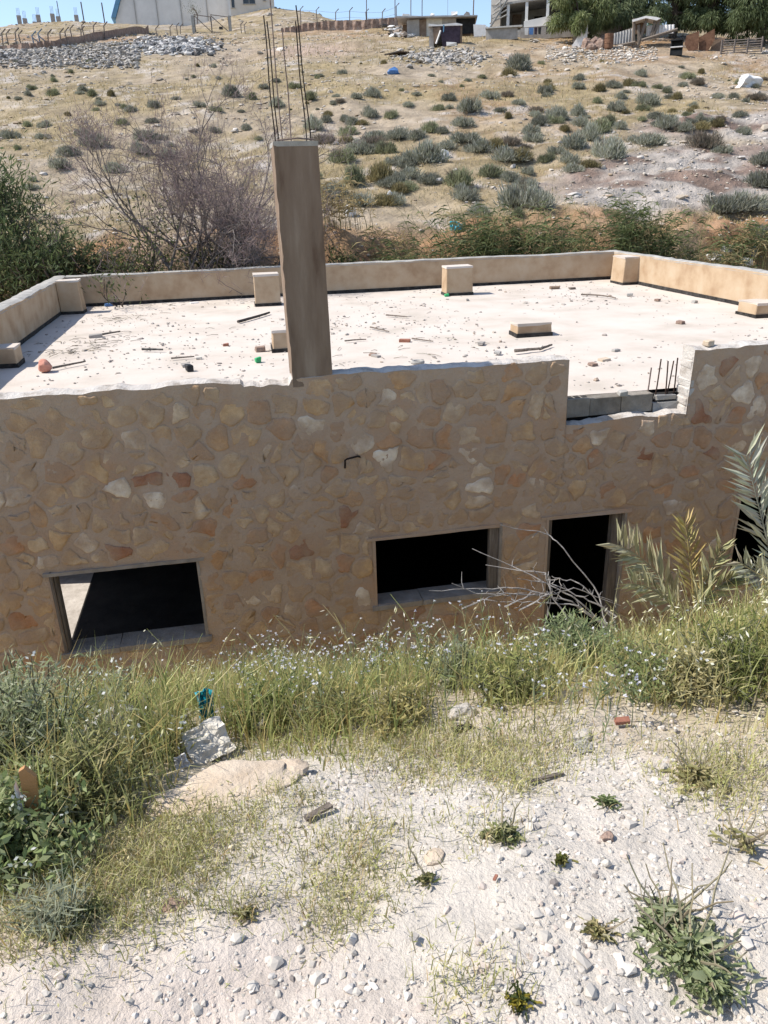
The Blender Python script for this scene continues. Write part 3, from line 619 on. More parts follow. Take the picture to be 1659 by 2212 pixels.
def flowers():
    g = NP()
    for px, py, n, s in [(560, 1500, 26, .5), (650, 1490, 34, .55), (720, 1470, 34, .6), (790, 1470, 34, .6), (850, 1470, 28, .6), (900, 1480, 22, .5), (980, 1490, 12, .5), (480, 1500, 12, .45), (1000, 1440, 10, .4), (700, 1530, 18, .4), (600, 1560, 12, .35), (1290, 1545, 10, .3), (1180, 1520, 8, .3), (820, 1420, 18, .5)]:
        c = hit(px, py)
        for _ in range(n):
            a, b = c[0]+random.gauss(0, .22), c[1]+random.gauss(.12, .22); z = rb(a, b); h = random.uniform(.3, .8)*s*1.05; d = hdir(1)[0]*random.uniform(.05, .3)
            t = np.linspace(0, 1, 6); P = np.stack([a+d[0]*h*t**1.5, b+d[1]*h*t**1.5, z+h*t], -1); g.tube(P, .0022, .0011, vary((.25, .29, .15), 1)[0], 3)
            m = 9; tt = rng.uniform(.12, .8, m); Q = np.stack([np.interp(tt, t, P[:, i]) for i in range(3)], -1); dd = hdir(m); dd[:, 2] = rng.uniform(.2, 1, m)
            g.leaves(Q, dd, rng.uniform(.03, .07, m), .006, vary((.19, .24, .11), m))
            for br in range(random.randint(3, 6)):
                tb = random.uniform(.45, 1); q = np.array([np.interp(tb, t, P[:, i]) for i in range(3)]); e = q+np.array([*(rng.normal(0, .045, 2)), random.uniform(.02, .09)])
                g.tube(np.array([q, (q+e)/2+[0, 0, .008], e]), .0013, .0009, (.28, .32, .17), 3)
                k = 5; dd = hdir(k); dd[:, 2] = rng.uniform(.1, .8, k)
                g.leaves(np.repeat(e[None], k, 0), dd, rng.uniform(.006, .012, k), rng.uniform(.006, .011, k), pick([(.80, .79, .84), (.72, .71, .80), (.84, .83, .80)], k, v=.06))
    return g
tag(mesh_obj('wildflowers', flowers().mesh('wildflowers'), M_leaf), 'patch of small white and lilac wildflowers in the middle of the bank', 'wildflowers', kind='stuff')
def dry_scrub():
    """short dry weeds on the edges of the bare ground"""
    g = NP()
    for px, py, s, n in [(720, 1840, .13, 240), (770, 1900, .12, 240), (690, 1930, .08, 90), (1080, 1650, .16, 380), (1010, 1640, .15, 300), (900, 1640, .16, 400), (1040, 1800, .1, 160), (560, 1780, .1, 120), (330, 1850, .2, 700), (420, 1810, .15, 300), (260, 1880, .2, 600), (300, 1930, .2, 420), (90, 1930, .25, 500), (520, 1960, .06, 100), (720, 2000, .06, 90), (1620, 1660, .22, 600), (1540, 1680, .12, 200), (640, 1720, .1, 200), (1020, 2130, .09, 160), (1110, 1700, .08, 120), (30, 2010, .1, 140), (800, 1820, .12, 260), (760, 1970, .1, 200), (860, 1590, .2, 600), (640, 1600, .2, 400), (1150, 1600, .2, 400), (200, 1960, .15, 300)]:
        n = int(n*(1.2 if py > 1700 and px > 450 else 2.2)); s *= .8; c = hit(px, py); a = c[0]+rng.normal(0, s, n); b = c[1]+rng.normal(0, s*.9, n); P = np.stack([a, b, zt(a, b)+.0], -1)
        C = pick([(.50, .46, .23), (.42, .41, .15), (.56, .49, .30), (.33, .34, .12), (.48, .35, .18)], n, [.3, .25, .2, .15, .1])
        g.blades(P, hdir(n), rng.uniform(.02, .10, n), rng.uniform(.0014, .0034, n), rng.uniform(.2, 1, n), C)
        k = n//2; g.leaves(P[:k]+np.array([0, 0, .02])+rng.normal(0, .012, (k, 3)), rdir(k, .6), rng.uniform(.008, .02, k), rng.uniform(.003, .008, k), pick([(.42, .40, .18), (.52, .45, .25), (.34, .35, .14)], k))
    return g
tag(mesh_obj('dry_weeds', dry_scrub().mesh('dry_weeds'), M_dry), 'short dry weeds creeping over the edges of the white gravel', 'dry weeds', kind='stuff')

# ------------------------------------------------------------------ single plants of the foreground
def leafy_bush(px, py, w, h, n, label, flowers_=True, cols=((.30, .34, .17), (.38, .41, .24), (.46, .47, .32)), name='leafy_shrub', ll=(.025, .06), lw=.007, seed=0):
    c = hit(px, py); t = empty(name, c, 0, label, 'shrub'); s_ = NP(); lf = NP(); fl = NP()
    for i in range(n):
        d = hdir(1)[0]*random.uniform(.1, 1)*w/2; hh = h*random.uniform(.6, 1.05)*(1-.45*(np.linalg.norm(d)/(w/2))**2)
        b = np.array([*(rng.normal(0, w*.13, 2)), -.03]); e = np.array([d[0], d[1], hh]); tt = np.linspace(0, 1, 7)[:, None]
        P = b*(1-tt)+e*tt; P[:, 2] = b[2]+(e[2]-b[2])*(tt[:, 0]**.85); P[1:-1] += rng.normal(0, .012, (5, 3))
        s_.tube(P, .006, .0018, vary((.17, .17, .10), 1)[0], 4)
        m = 46; q = rng.uniform(.15, 1, m); Q = np.stack([np.interp(q, tt[:, 0], P[:, k]) for k in range(3)], -1)+rng.normal(0, .02, (m, 3))
        lf.leaves(Q, rdir(m, .55), rng.uniform(*ll, m), rng.uniform(lw*.6, lw*1.3, m), pick(cols, m))
        if flowers_ and random.random() < .13:
            k = 4*random.randint(1, 3); e2 = P[-1]+rng.normal(0, .03, (k, 3)); fl.leaves(e2, rdir(k, .4), .016, .012, pick([(.80, .80, .76), (.75, .76, .62)], k, v=.06))
    mesh_obj('stems', s_.mesh('stems'), M_dry, t); mesh_obj('foliage', lf.mesh('foliage'), M_leaf, t)
    if fl.n: mesh_obj('blossoms', fl.mesh('blossoms'), M_leaf, t)
    return t
leafy_bush(70, 1690, .8, .5, 90, 'large grey-green flowering shrub at the left edge of the bank')
leafy_bush(190, 1740, .55, .3, 55, 'dense green bush right of the large shrub, above the flat boulder', cols=((.26, .27, .11), (.35, .34, .15), (.44, .40, .19)))
leafy_bush(40, 1850, .55, .24, 80, 'low dark leafy bush with white flowers in the left foreground', cols=((.22, .28, .11), (.30, .35, .16), (.38, .41, .21)), ll=(.025, .05), lw=.014)
leafy_bush(75, 1560, .6, .46, 70, 'upright grey-green shrub below the left window opening', False, cols=((.25, .28, .13), (.34, .36, .19)))
leafy_bush(1610, 1470, .8, .25, 60, 'soft green bush in the grass at the right edge', False, cols=((.18, .20, .06), (.24, .26, .08)))
leafy_bush(1245, 1440, .45, .26, 50, 'narrow-leaved green bush before the doorway', True, cols=((.25, .31, .14), (.34, .38, .2)), ll=(.03, .07), lw=.007)
leafy_bush(130, 2010, .26, .14, 12, 'wispy grey-green plant with bare stalks on the left gravel', False, cols=((.36, .38, .26), (.42, .43, .30)), ll=(.03, .07), lw=.004)
for px, py, w_, h_, n_, l, c_ in [(340, 1640, .4, .2, 26, 'yellowing weed clump left of the cement sack', ((.46, .42, .18), (.38, .37, .14))), (250, 1570, .45, .3, 30, 'grey-green weed clump under the left window', ((.34, .36, .22), (.28, .31, .16))), (570, 1570, .4, .2, 30, 'bright green weed clump below the wildflowers', ((.25, .31, .10), (.33, .37, .14))), (720, 1570, .45, .18, 30, 'brown-green weed clump at the front of the middle bank', ((.40, .34, .15), (.31, .30, .12))), (860, 1560, .4, .18, 28, 'dry yellow weed clump near the middle of the gravel edge', ((.52, .45, .22), (.44, .38, .15))), (990, 1480, .4, .22, 26, 'pale grey-green weed clump below the right window', ((.36, .38, .24), (.30, .33, .18))), (1110, 1510, .45, .2, 30, 'olive weed clump above the white rock at the gravel edge', ((.36, .35, .13), (.28, .30, .10))), (1390, 1490, .45, .2, 30, 'flowering green weed clump above the red brick', ((.27, .32, .12), (.34, .37, .16))), (1500, 1500, .4, .22, 26, 'straw-coloured weed clump at the right of the bank', ((.54, .47, .25), (.46, .41, .19)))]:
    leafy_bush(px, py, w_, h_, n_, l, n_ % 4 == 2, cols=c_, name='weed_clump', ll=(.02, .055), lw=.008)
def weed(px, py, w, n, label, cols, stalks=0, dead=0, ll=None, group=None):
    c = hit(px, py); t = empty('weed', c, 0, label, 'weed', group); lf = NP(); st = NP(); base = float(c[2])
    for i in range(n*5):
        d = hdir(1)[0]; l = (ll or min(.034, w*.3))*random.uniform(.5, 1.25); rr = min(abs(random.gauss(0, .55)), 1.3); o = hdir(1)[0]*rr*w*.42; k = 5; tt = np.linspace(0, 1, k)
        hgt = random.uniform(-.1, .5); z0 = .004+random.random()*w*.3*max(0, 1-rr); P = np.stack([o[0]+d[0]*l*tt, o[1]+d[1]*l*tt, z0+l*hgt*np.sin(tt*math.pi*.62)*.7+(zt(c[0]+o[0]+d[0]*l*tt, c[1]+o[1]+d[1]*l*tt)-base)], -1)
        sd = np.array([-d[1], d[0], 0])+rng.normal(0, .35, 3); wd = l*.15*np.array([.3, .9, .7, .8, .05])*(1+.4*rng.normal(size=k)); cc = pick(cols, 1)[0]
        V = np.concatenate([P-sd*wd[:, None]+[0, 0, .006], P, P+sd*wd[:, None]+[0, 0, .006]]); Q = [(i_, i_+1, k+i_+1, k+i_) for i_ in range(k-1)]+[(k+i_, k+i_+1, 2*k+i_+1, 2*k+i_) for i_ in range(k-1)]
        lf.put(V, np.array(Q), None, cc[None])
    mesh_obj('leaves', lf.mesh('leaves', True), M_leaf, t)
    for i in range(stalks):
        d = hdir(1)[0]; l = max(w, .12)*random.uniform(.6, 1.3); tt = np.linspace(0, 1, 6); P = np.stack([d[0]*l*.6*tt, d[1]*l*.6*tt, l*random.uniform(.15, .9)*tt+.01], -1)+rng.normal(0, .004, (6, 3)); st.tube(P, .004, .0015, vary((.30, .26, .17), 1)[0], 4)
        if random.random() < .7:
            b = P[3]; st.tube(np.array([b, b+rng.normal(0, .03, 3)+[0, 0, .03]]), .002, .001, (.3, .26, .18), 3)
    if st.n: mesh_obj('stalks', st.mesh('stalks'), M_dry, t)
    return t
TH = ((.28, .33, .16), (.36, .40, .22), (.43, .45, .29)); DR = ((.46, .40, .21), (.38, .36, .16))
weed(1490, 2075, .23, 75, 'large jagged-leaved green weed in the lower right corner', TH, 9)
weed(1435, 2000, .18, 40, 'grey-green weed with long bare stalks above the large right-hand weed', TH, 12)
weed(1530, 2140, .13, 36, 'broad-leaved weed rosette at the lower right edge of the large weed', TH, 3)
weed(1310, 1740, .07, 26, 'small dark green rosette on the gravel at right', ((.22, .28, .12), (.30, .34, .17)), 1)
weed(1085, 1810, .1, 26, 'flat green weed in the middle of the white gravel', ((.22, .26, .11), (.32, .32, .16)), 2)
weed(1213, 1865, .05, 18, 'tiny yellow-green sprout on the bare gravel', ((.2, .22, .06), (.3, .28, .1)), 0)
weed(1120, 2170, .06, 20, 'small weed with yellow leaves at the bottom edge of the gravel', ((.12, .15, .05), (.4, .34, .06)), 0)
weed(1290, 2020, .07, 18, 'dry brownish weed left of the large right-hand weed', DR, 2)
weed(920, 1905, .05, 20, 'small dark weed at the edge of the dry patch', ((.2, .23, .09), (.36, .33, .16)), 1)
weed(530, 1980, .06, 16, 'low dry weed left of centre on the gravel', DR, 1)
weed(170, 1990, .16, 30, 'pale green weed under the wispy plant at left', ((.22, .26, .12), (.3, .31, .15)), 3)
weed(1500, 1690, .16, 26, 'flattened dry weed with stalks on the gravel at upper right', DR, 5)
weed(1600, 1830, .16, 6, 'bare dead twiggy weed on the gravel at right', DR, 9)

# ------------------------------------------------------------------ palms and the dead branch before the wall
M_palm = pm('palm_frond', [(.8, .8, .8), (1, 1, 1)], 3, attr=True, trans=.15, rough=.5, bump=0, spec=.4)
def frond(P0, P1, sag, n, ll, colr, parent, lw=.05):
    n = int(n*1.3); lw = max(lw, .046); ll *= 1.15
    """pinnate frond from P0 to P1 (local), sagging; leaflets as folded blades"""
    P0 = np.array(P0, float); P1 = np.array(P1, float); t = np.linspace(0, 1, 12); P = P0+(P1-P0)*t[:, None]; P[:, 2] += sag*4*t*(1-t)
    g = NP(); g.tube(P, .013, .004, np.array(colr)*.8, 5); ax = (P1-P0)/np.linalg.norm(P1-P0)
    view = np.array([.1, -1, .25]); sd = np.cross(ax, view); sd /= np.linalg.norm(sd)
    for i in range(n):
        f = .12+.88*i/(n-1); q = np.array([np.interp(f, t, P[:, k]) for k in range(3)])
        for s_ in (-1, 1):
            l = ll*(1-.55*abs(f-.45))*random.uniform(.8, 1.15); an = R(random.uniform(28, 48)); d = ax*math.cos(an)+sd*s_*math.sin(an)+np.cross(ax, sd)*random.uniform(-.35, .35); d /= np.linalg.norm(d)
            nn = np.cross(d, ax); nn /= np.linalg.norm(nn); w0 = np.cross(d, nn); tw = random.uniform(.3, 1.1)*random.choice((-1, 1)); wv = (w0*math.cos(tw)+nn*math.sin(tw)); nn = np.cross(wv, d); wv = wv*lw*.5; m = q+d*l*.4; tip = q+d*l
            V = np.array([q, m+wv+nn*.008, tip, m-nn*.006, m-wv+nn*.008]); g.put(V, None, np.array([[0, 1, 3], [1, 2, 3], [0, 3, 4], [3, 2, 4]]), vary(colr, 1, .15)[0][None])
    return mesh_obj('frond', g.mesh('frond'), M_palm, parent)
def wp(px, py, y): return ony(px, py, y)
pb = wp(1480, 1340, 6.7); pb[2] = rb(pb[0], pb[1]); pal = empty('palm', pb, 0, 'young palm with two arching fronds right of the doorway', 'palm')
frond(wp(1480, 1330, 6.7)-pb, wp(1335, 1178, 6.6)-pb, .14, 24, .36, (.50, .47, .30), pal)
frond(wp(1500, 1310, 6.75)-pb, wp(1480, 1130, 7.0)-pb, .03, 16, .27, (.46, .37, .15), pal, .026)
frond(wp(1500, 1320, 6.6)-pb, wp(1560, 1180, 6.7)-pb, .03, 16, .24, (.40, .37, .20), pal, .024)
frond(wp(1490, 1330, 6.4)-pb, wp(1590, 1250, 6.4)-pb, .08, 16, .24, (.34, .34, .19), pal, .024)
frond(wp(1470, 1330, 6.4)-pb, wp(1365, 1262, 6.3)-pb, .09, 16, .26, (.40, .40, .24), pal, .026)
pb = wp(1700, 1290, 6.4); pb[2] = rb(pb[0], pb[1]); pal = empty('palm', pb, 0, 'tall grey-green palm frond standing at the right edge', 'palm')
frond(wp(1690, 1300, 6.4)-pb, wp(1612, 985, 6.5)-pb, .0, 30, .42, (.54, .54, .43), pal, .032)
frond(wp(1695, 1300, 6.3)-pb, wp(1730, 1010, 6.6)-pb, .0, 26, .42, (.50, .50, .38), pal, .032)
frond(wp(1680, 1290, 6.2)-pb, wp(1600, 1215, 6.2)-pb, .03, 16, .26, (.48, .47, .34), pal, .026)
def dead_branch():
    base = wp(1235, 1360, 6.75); base[2] = min(base[2], 0); t = empty('dead_branch', base, 0, 'bleached leafless branch lying across the doorway', 'branch'); 
    limbs = [[(1300, 1350, 6.5), (1235, 1300, 6.6), (1170, 1285, 6.6), (1090, 1283, 6.5), (1030, 1282, 6.5), (975, 1260, 6.5)], [(1190, 1285, 6.6), (1120, 1270, 6.6), (1050, 1272, 6.6), (930, 1275, 6.5)], [(1310, 1350, 6.6), (1290, 1275, 6.8), (1205, 1172, 7.0), (1185, 1152, 7.1), (1080, 1135, 7.1)], [(1310, 1352, 6.5), (1240, 1290, 6.6), (1180, 1260, 6.7), (1100, 1220, 6.9), (1020, 1185, 7.0)], [(1230, 1340, 6.4), (1192, 1290, 6.5), (1180, 1240, 6.6), (1050, 1222, 6.8)],
             [(1175, 1370, 6.5), (1190, 1290, 6.6), (1185, 1235, 6.7)], [(1330, 1330, 6.5), (1260, 1290, 6.6), (1190, 1262, 6.7), (1120, 1250, 6.7)], [(1330, 1345, 6.6), (1255, 1260, 6.8), (1190, 1245, 6.9)], [(1120, 1320, 6.4), (1170, 1290, 6.5), (1240, 1270, 6.6), (1340, 1310, 6.6)], [(1090, 1310, 6.4), (1150, 1285, 6.5), (1200, 1278, 6.6)], [(1000, 1315, 6.4), (1060, 1288, 6.5), (1140, 1280, 6.55)], [(1310, 1355, 6.45), (1250, 1310, 6.5), (1160, 1300, 6.5), (1080, 1300, 6.45)]]
    for k, L_ in enumerate(limbs):
        P = np.array([wp(*p) for p in L_])-base; u = np.linspace(0, 1, len(P)); uu = np.linspace(0, 1, 16); Q = np.stack([np.interp(uu, u, P[:, i]) for i in range(3)], -1)+rng.normal(0, .006, (16, 3))
        m = MB(); m.tube(list(Q), list(np.linspace(.010, .0035, 16)), 5)
        for j in range(5):
            a = random.randint(3, 14); e = Q[a]+rng.normal(0, .07, 3)+[-.04, 0, .05]; m.tube([Q[a], (Q[a]+e)/2+rng.normal(0, .01, 3), e], [.005, .004, .002], 4)
        m.build('limb', M_twig, t)
dead_branch()
print('foreground plants done')

# ------------------------------------------------------------------ hillside: rocks, tufts, shrubs
def in_view(x, y, m=1.15): return (x > -.42*y*m-4) & (x < .80*y*m+6)
def hill_rocks():
    n = 42000; y = 22+110*rng.random(n)**1.5; x = rng.uniform(-.5, .9, n)*(y+6)
    d = fbm(x*.22, y*.22, 3, 301); rm = rockmask(x, y)
    k = rng.random(n) < np.clip(.35+d*1.6+rm*.5, .03, 1); x, y, rm = x[k], y[k], rm[k]; n = len(x)
    r = np.clip(.036*np.exp(rng.normal(0, .6, n)), .016, .26)*(.6+y/70)
    C = pick([(.47, .42, .36), (.42, .36, .29), (.52, .48, .44), (.36, .28, .2), (.29, .25, .21)], n, [.3, .25, .2, .15, .1], .12)
    return pebbles(np.stack([x, y, zt(x, y)+r*.1], -1), r, C, .5, .3)
V, T, C = hill_rocks()
tag(mesh_obj('hillside_stones', np_mesh('hillside_stones', V, [T], C), M_pebble), 'pale stones scattered all over the dry hillside', 'stones', kind='stuff')
def hill_tufts():
    g = NP(); n = 110000; y = 23+80*rng.random(n)**1.6; x = rng.uniform(-.5, .9, n)*(y+6)
    d = fbm(x*.16, y*.16, 4, 21)*1.7+fbm(x*.6, y*.6, 4, 22); k = (rng.random(n) < np.clip(.3+d*.9, .02, .9)) & (rockmask(x, y) < .4); x, y = x[k], y[k]; n = len(x)
    P = np.stack([x, y, zt(x, y)-.02], -1)
    C = pick([(.46, .36, .18), (.41, .33, .18), (.50, .41, .24), (.33, .29, .14), (.28, .27, .15)], n, [.3, .25, .2, .15, .1])
    g.blades(P, hdir(n), rng.uniform(.06, .2, n)*(.8+y/90), rng.uniform(.012, .03, n)*(.6+y/60), rng.uniform(.2, .9, n), C); return g
tag(mesh_obj('dry_grass', hill_tufts().mesh('dry_grass'), M_dry), 'thin straw-coloured dry grass over the hillside', 'dry grass', kind='stuff')
def shrub_mesh(seed, cols, h=.62):
    """unit-wide scrub bush: upright thin shoots in lumpy clumps"""
    g = NP(); nb = 7
    for c in range(nb):
        o = hdir(1)[0]*random.uniform(0, .32) if c else np.zeros(3); rr = random.uniform(.16, .30); n = 330
        d = rdir(n, .7); d[:, 2] = np.abs(d[:, 2]); q = o+d*np.array([rr, rr, h*random.uniform(.6, 1)])*rng.uniform(.35, 1, (n, 1))
        b = q*np.array([.82, .82, .6]); C = pick(cols, n, v=.25)
        g.leaves(b, (q-b)+rng.normal(0, .04, (n, 3))+[0, 0, .06], rng.uniform(.07, .17, n), rng.uniform(.008, .02, n), C)
        n = 26; d = rdir(n, .9); d[:, 2] = np.abs(d[:, 2]); g.blades(np.repeat(o[None]*.5, n, 0)+rng.normal(0, .03, (n, 3))*[1, 1, 0], d*[1, 1, 0], h*rng.uniform(.5, .95, n), .012, .5, pick([(.16, .13, .10), (.22, .19, .14)], n))
    return g.mesh('foliage')
GREY = ((.30, .305, .235), (.36, .365, .30), (.41, .41, .345), (.25, .26, .18)); GRN = ((.25, .27, .15), (.30, .315, .19), (.35, .35, .23)); BRN = ((.22, .175, .135), (.27, .225, .18), (.19, .175, .135)); DRYB = ((.30, .25, .12), (.24, .21, .11))
SHV = [shrub_mesh(i, GREY) for i in range(4)]+[shrub_mesh(9, GRN), shrub_mesh(8, GRN), shrub_mesh(7, BRN), shrub_mesh(6, DRYB)]
SHR = [(285, 240, 35), (335, 232, 30), (180, 195, 30), (110, 207, 38), (240, 207, 25), (500, 208, 50), (545, 215, 28), (205, 315, 60), (258, 268, 32), (150, 335, 42), (130, 362, 52), (245, 372, 48), (312, 302, 42), (60, 272, 28), (100, 274, 28), (768, 212, 26), (803, 208, 38), (668, 215, 50), (675, 278, 42), (704, 264, 32), (760, 270, 38), (797, 252, 40), (845, 255, 38), (812, 300, 46), (858, 298, 50), (930, 285, 38), (928, 350, 66), (948, 238, 34), (970, 216, 38), (1015, 240, 60), (1055, 212, 48), (1095, 208, 30), (998, 272, 44), (1000, 305, 54), (1040, 325, 62), (1092, 345, 70), (1120, 150, 60), (1100, 165, 34), (1150, 305, 44), (1165, 270, 36), (1205, 258, 62), (1250, 250, 44), (1290, 222, 30), (1335, 240, 42), (1398, 225, 50), (1250, 172, 32), (1385, 164, 28), (1320, 340, 74), (1396, 310, 62), (1275, 360, 44), (1240, 318, 52), (1272, 302, 52), (980, 400, 64), (930, 395, 40), (1120, 445, 84), (1165, 445, 66), (820, 390, 64), (760, 395, 66), (730, 350, 46), (880, 352, 54), (1520, 318, 54), (1550, 212, 30), (1582, 214, 26), (1642, 212, 30), (1600, 450, 96), (1560, 455, 66), (1645, 400, 66), (1650, 510, 56), (1645, 352, 54), (1475, 186, 22), (1530, 266, 26), (1130, 135, 34), (1080, 240, 30), (880, 230, 26), (720, 225, 22), (700, 310, 40), (770, 330, 44), (840, 330, 40), (900, 300, 40), (960, 320, 40), (1060, 380, 50), (1100, 390, 40), (1200, 330, 40), (1180, 350, 34), (1225, 350, 40), (60, 205, 20), (40, 215, 22), (430, 230, 34), (380, 215, 26), (470, 240, 28), (330, 265, 30), (90, 300, 30), (180, 290, 30), (20, 300, 36), (300, 330, 40), (360, 340, 44), (340, 300, 34), (205, 240, 24), (1440, 200, 24), (1500, 235, 22), (1320, 270, 26), (1120, 225, 26), (900, 205, 22), (640, 190, 26), (570, 190, 26), (600, 230, 34), (740, 160, 20), (690, 165, 22), (930, 165, 18), (1010, 175, 20), (1560, 330, 36), (1490, 265, 24), (1150, 250, 26), (1000, 430, 50), (880, 410, 50), (850, 440, 44), (780, 440, 56), (720, 420, 50), (1030, 460, 46), (1240, 370, 36), (1605, 290, 30), (1420, 270, 26), (1350, 200, 20), (1180, 210, 22)]
def put_shrub(px, py, wpx, vi, label, group):
    p = far(px, py); o = bpy.data.objects.new('shrub', SHV[vi]); col.objects.link(o); s_ = wpx*mpp(p)*(1.45+.3*(py > 270))
    if not SHV[vi].materials: SHV[vi].materials.append(M_shrub)
    o.location = Vector(p-[0, 0, .05*s_]); o.scale = (s_*random.uniform(.8, 1.25), s_*random.uniform(.75, 1.2), s_*random.uniform(.6, 1.05)); o.rotation_euler = (0, 0, random.uniform(0, 6.28))
    SHO.append((px, o)); return tag(o, label, 'shrub', group)
SHO = []
LMX = [(150, 'at the far left'), (330, 'left of the bare trees'), (590, 'above the bare trees'), (760, 'right of the column'), (900, 'below the retaining wall'), (1060, 'below the cloth-sided hut'), (1230, 'below the cream house'), (1420, 'below the timber shelter'), (2000, 'at the far right')]
LMY = [(150, 'near the hilltop', 'scrub bushes near the hilltop'), (205, 'on the upper slope', 'scrub bushes on the upper hillside'), (265, 'on the middle slope', 'scrub bushes on the middle hillside'), (340, 'on the lower slope', 'scrub bushes on the lower hillside'), (900, 'at the slope foot', 'scrub bushes at the foot of the hillside')]
SCOL = ['grey-green', 'grey-green', 'greyish', 'greyish', 'olive green', 'olive green', 'brownish', 'straw-coloured']
def zone(px, py, wpx, vi):
    a = next(t for v, t in LMX if px < v); b, g_ = next((t, g) for v, t, g in LMY if py < v)
    k = wpx/(.5+py/400); sz = 'tiny' if k < 13 else 'small' if k < 24 else 'medium-sized' if k < 36 else 'large'
    return f'{sz} {SCOL[vi]} scrub bush {b} {a}', g_
for px, py, wpx in SHR:
    vi = random.choices(range(8), [4, 4, 4, 4, 2, 2, 1.4, .7])[0]; l, g_ = zone(px, py, wpx, vi); put_shrub(px, py, wpx, vi, l, g_)
for i in range(158):
    px = random.uniform(0, 1659); py = random.choice([random.uniform(130, 420), random.uniform(130, 260)])
    if i > 135: px, py = random.uniform(690, 1160), random.triangular(250, 480, 400)
    elif i > 85: px, py = random.uniform(1040, 1659), random.uniform(165, 300)
    if px > 1150 and 290 < py: continue
    wpx = (random.uniform(18, 40) if i > 85 else random.uniform(7, 26))*(.5+py/400); vi = random.choices(range(8), [3, 3, 3, 3, 2, 2, 3, 5])[0]; l, g_ = zone(px, py, wpx, vi); put_shrub(px, py, wpx, vi, l, g_)

by = {}
for px, o in SHO: by.setdefault(o['label'], []).append((px, o))
for l, q in by.items():
    if len(q) > 1:
        for k, (px, o) in enumerate(sorted(q, key=lambda t: t[0])): o['label'] = l+', '+('leftmost alike' if k == 0 else 'rightmost alike' if k == len(q)-1 else ('second', 'third', 'fourth', 'fifth', 'sixth', 'seventh', 'eighth', 'ninth')[k-1]+' alike')

# ------------------------------------------------------------------ wadi: trees, thicket, reeds
random.seed(21); rng = np.random.default_rng(5)
def grow(P, d, L, r, depth, out, tips, spread=.55, up=.12, nchild=(2, 3), shrink=.72):
    n = 5; pts = [P]; q = P.copy(); dd = d.copy()
    for i in range(n):
        dd = dd+rng.normal(0, .13, 3)+[0, 0, up*.25]; dd /= np.linalg.norm(dd); q = q+dd*L/n; pts.append(q.copy())
    out.append((np.array(pts), r, r*.66, depth))
    if depth == 0: tips.append((q, dd)); return
    for k in range(random.randint(*nchild)):
        a = np.array(pts[random.randint(2, n)] if k else pts[-1]); nd = dd+rng.normal(0, spread, 3)+[0, 0, up]; nd /= np.linalg.norm(nd)
        grow(a, nd, L*shrink*random.uniform(.8, 1.15), r*.62, depth-1, out, tips, spread, up, nchild, shrink)
def tree(name, px, py, yd, trunks, L, r, depth, label, leaf=None, bark=None, leafn=60, spread=.55, lean=(0, 0), ls=(.10, .22), lw=.02, rad=.35, up=.12, group=None, zbase=None, droop=0., twigs=0, nchild=(2, 3), twigc=(.25, .195, .185)):
    b = ony(px, py, yd); b[2] = float(zt(b[0], b[1])) if zbase is None else zbase; t = empty(name, b, 0, label, 'tree', group); out = []; tips = []
    for k in range(trunks):
        d = np.array([random.uniform(-.45, .45)*(trunks > 1)+lean[0], random.uniform(-.3, .3)*(trunks > 1)+lean[1], 1.]); grow(np.array([random.uniform(-.2, .2)*(trunks > 1), random.uniform(-.15, .15)*(trunks > 1), -.1]), d/np.linalg.norm(d), L*random.uniform(.8, 1.1), r, depth, out, tips, spread, up, nchild)
    g = NP()
    for P, r0, r1, dp in out: g.tube(P, r0, r1, (1, 1, 1), 6 if dp > 1 else 4)
    mesh_obj('trunk', g.mesh('trunk'), bark or M_bark, t)
    if twigs:
        g = NP()
        for q, d in tips:
            n = twigs; D = rdir(n, .5)+d*.9; B = q+rng.normal(0, .16, (n, 3)); l = rng.uniform(.2, .55, n)
            g.leaves(B, D, l, .012, vary(twigc, n, .25)); n2 = n*2; Q = np.repeat(B, 2, 0)+np.repeat(D/np.linalg.norm(D, axis=1, keepdims=True)*l[:, None], 2, 0)*rng.uniform(.3, .9, (n2, 1)); g.leaves(Q, rdir(n2, .5), rng.uniform(.08, .25, n2), .009, vary(twigc, n2, .3))
        mesh_obj('twigs', g.mesh('twigs'), M_dry, t)['kind'] = 'stuff'
    if leaf is not None:
        g = NP()
        for q, d in tips:
            n = leafn; B = q+rng.normal(0, rad, (n, 3))*[1, 1, .75]; D = rdir(n, .3)+d*.6-np.array([0, 0, droop]); g.leaves(B, D, rng.uniform(*ls, n), rng.uniform(lw*.6, lw*1.4, n), pick(leaf, n, v=.25))
        mesh_obj('crown', g.mesh('crown'), M_leaf, t)
    return t
DKG = ((.085, .12, .05), (.12, .16, .068), (.16, .195, .09), (.10, .105, .055))
tree('evergreen_tree', 25, 600, 20.7, 5, 1.7, .09, 3, 'dark green feathery evergreen tree behind the left parapet', DKG, M_bark, 120, .42, (.02, 0), (.12, .28), .034, .36, up=.2)
tree('evergreen_tree', 95, 600, 21.2, 2, 1.15, .06, 3, 'smaller dark evergreen leaning right beside the large evergreen tree', DKG, M_bark, 90, .45, (.06, 0), (.12, .26), .032, .3, up=.1)
tree('bare_tree', 400, 590, 20.5, 6, 1.95, .055, 4, 'big leafless purplish-grey tree left of the column', None, M_bark, spread=.55, up=.14, twigs=18)
tree('bare_tree', 545, 590, 20.6, 4, 1.7, .05, 4, 'slender leafless tree right behind the column', None, M_bark, spread=.5, up=.16, twigs=16)
tree('bare_tree', 290, 590, 20.1, 3, 1.5, .045, 3, 'low half-bare tree with sparse green leaves between evergreen and bare tree', ((.08, .10, .04), (.12, .14, .05)), M_dark_bark, 26, .5, (-.15, 0), (.06, .14), .04, .3, up=.15, twigs=5)
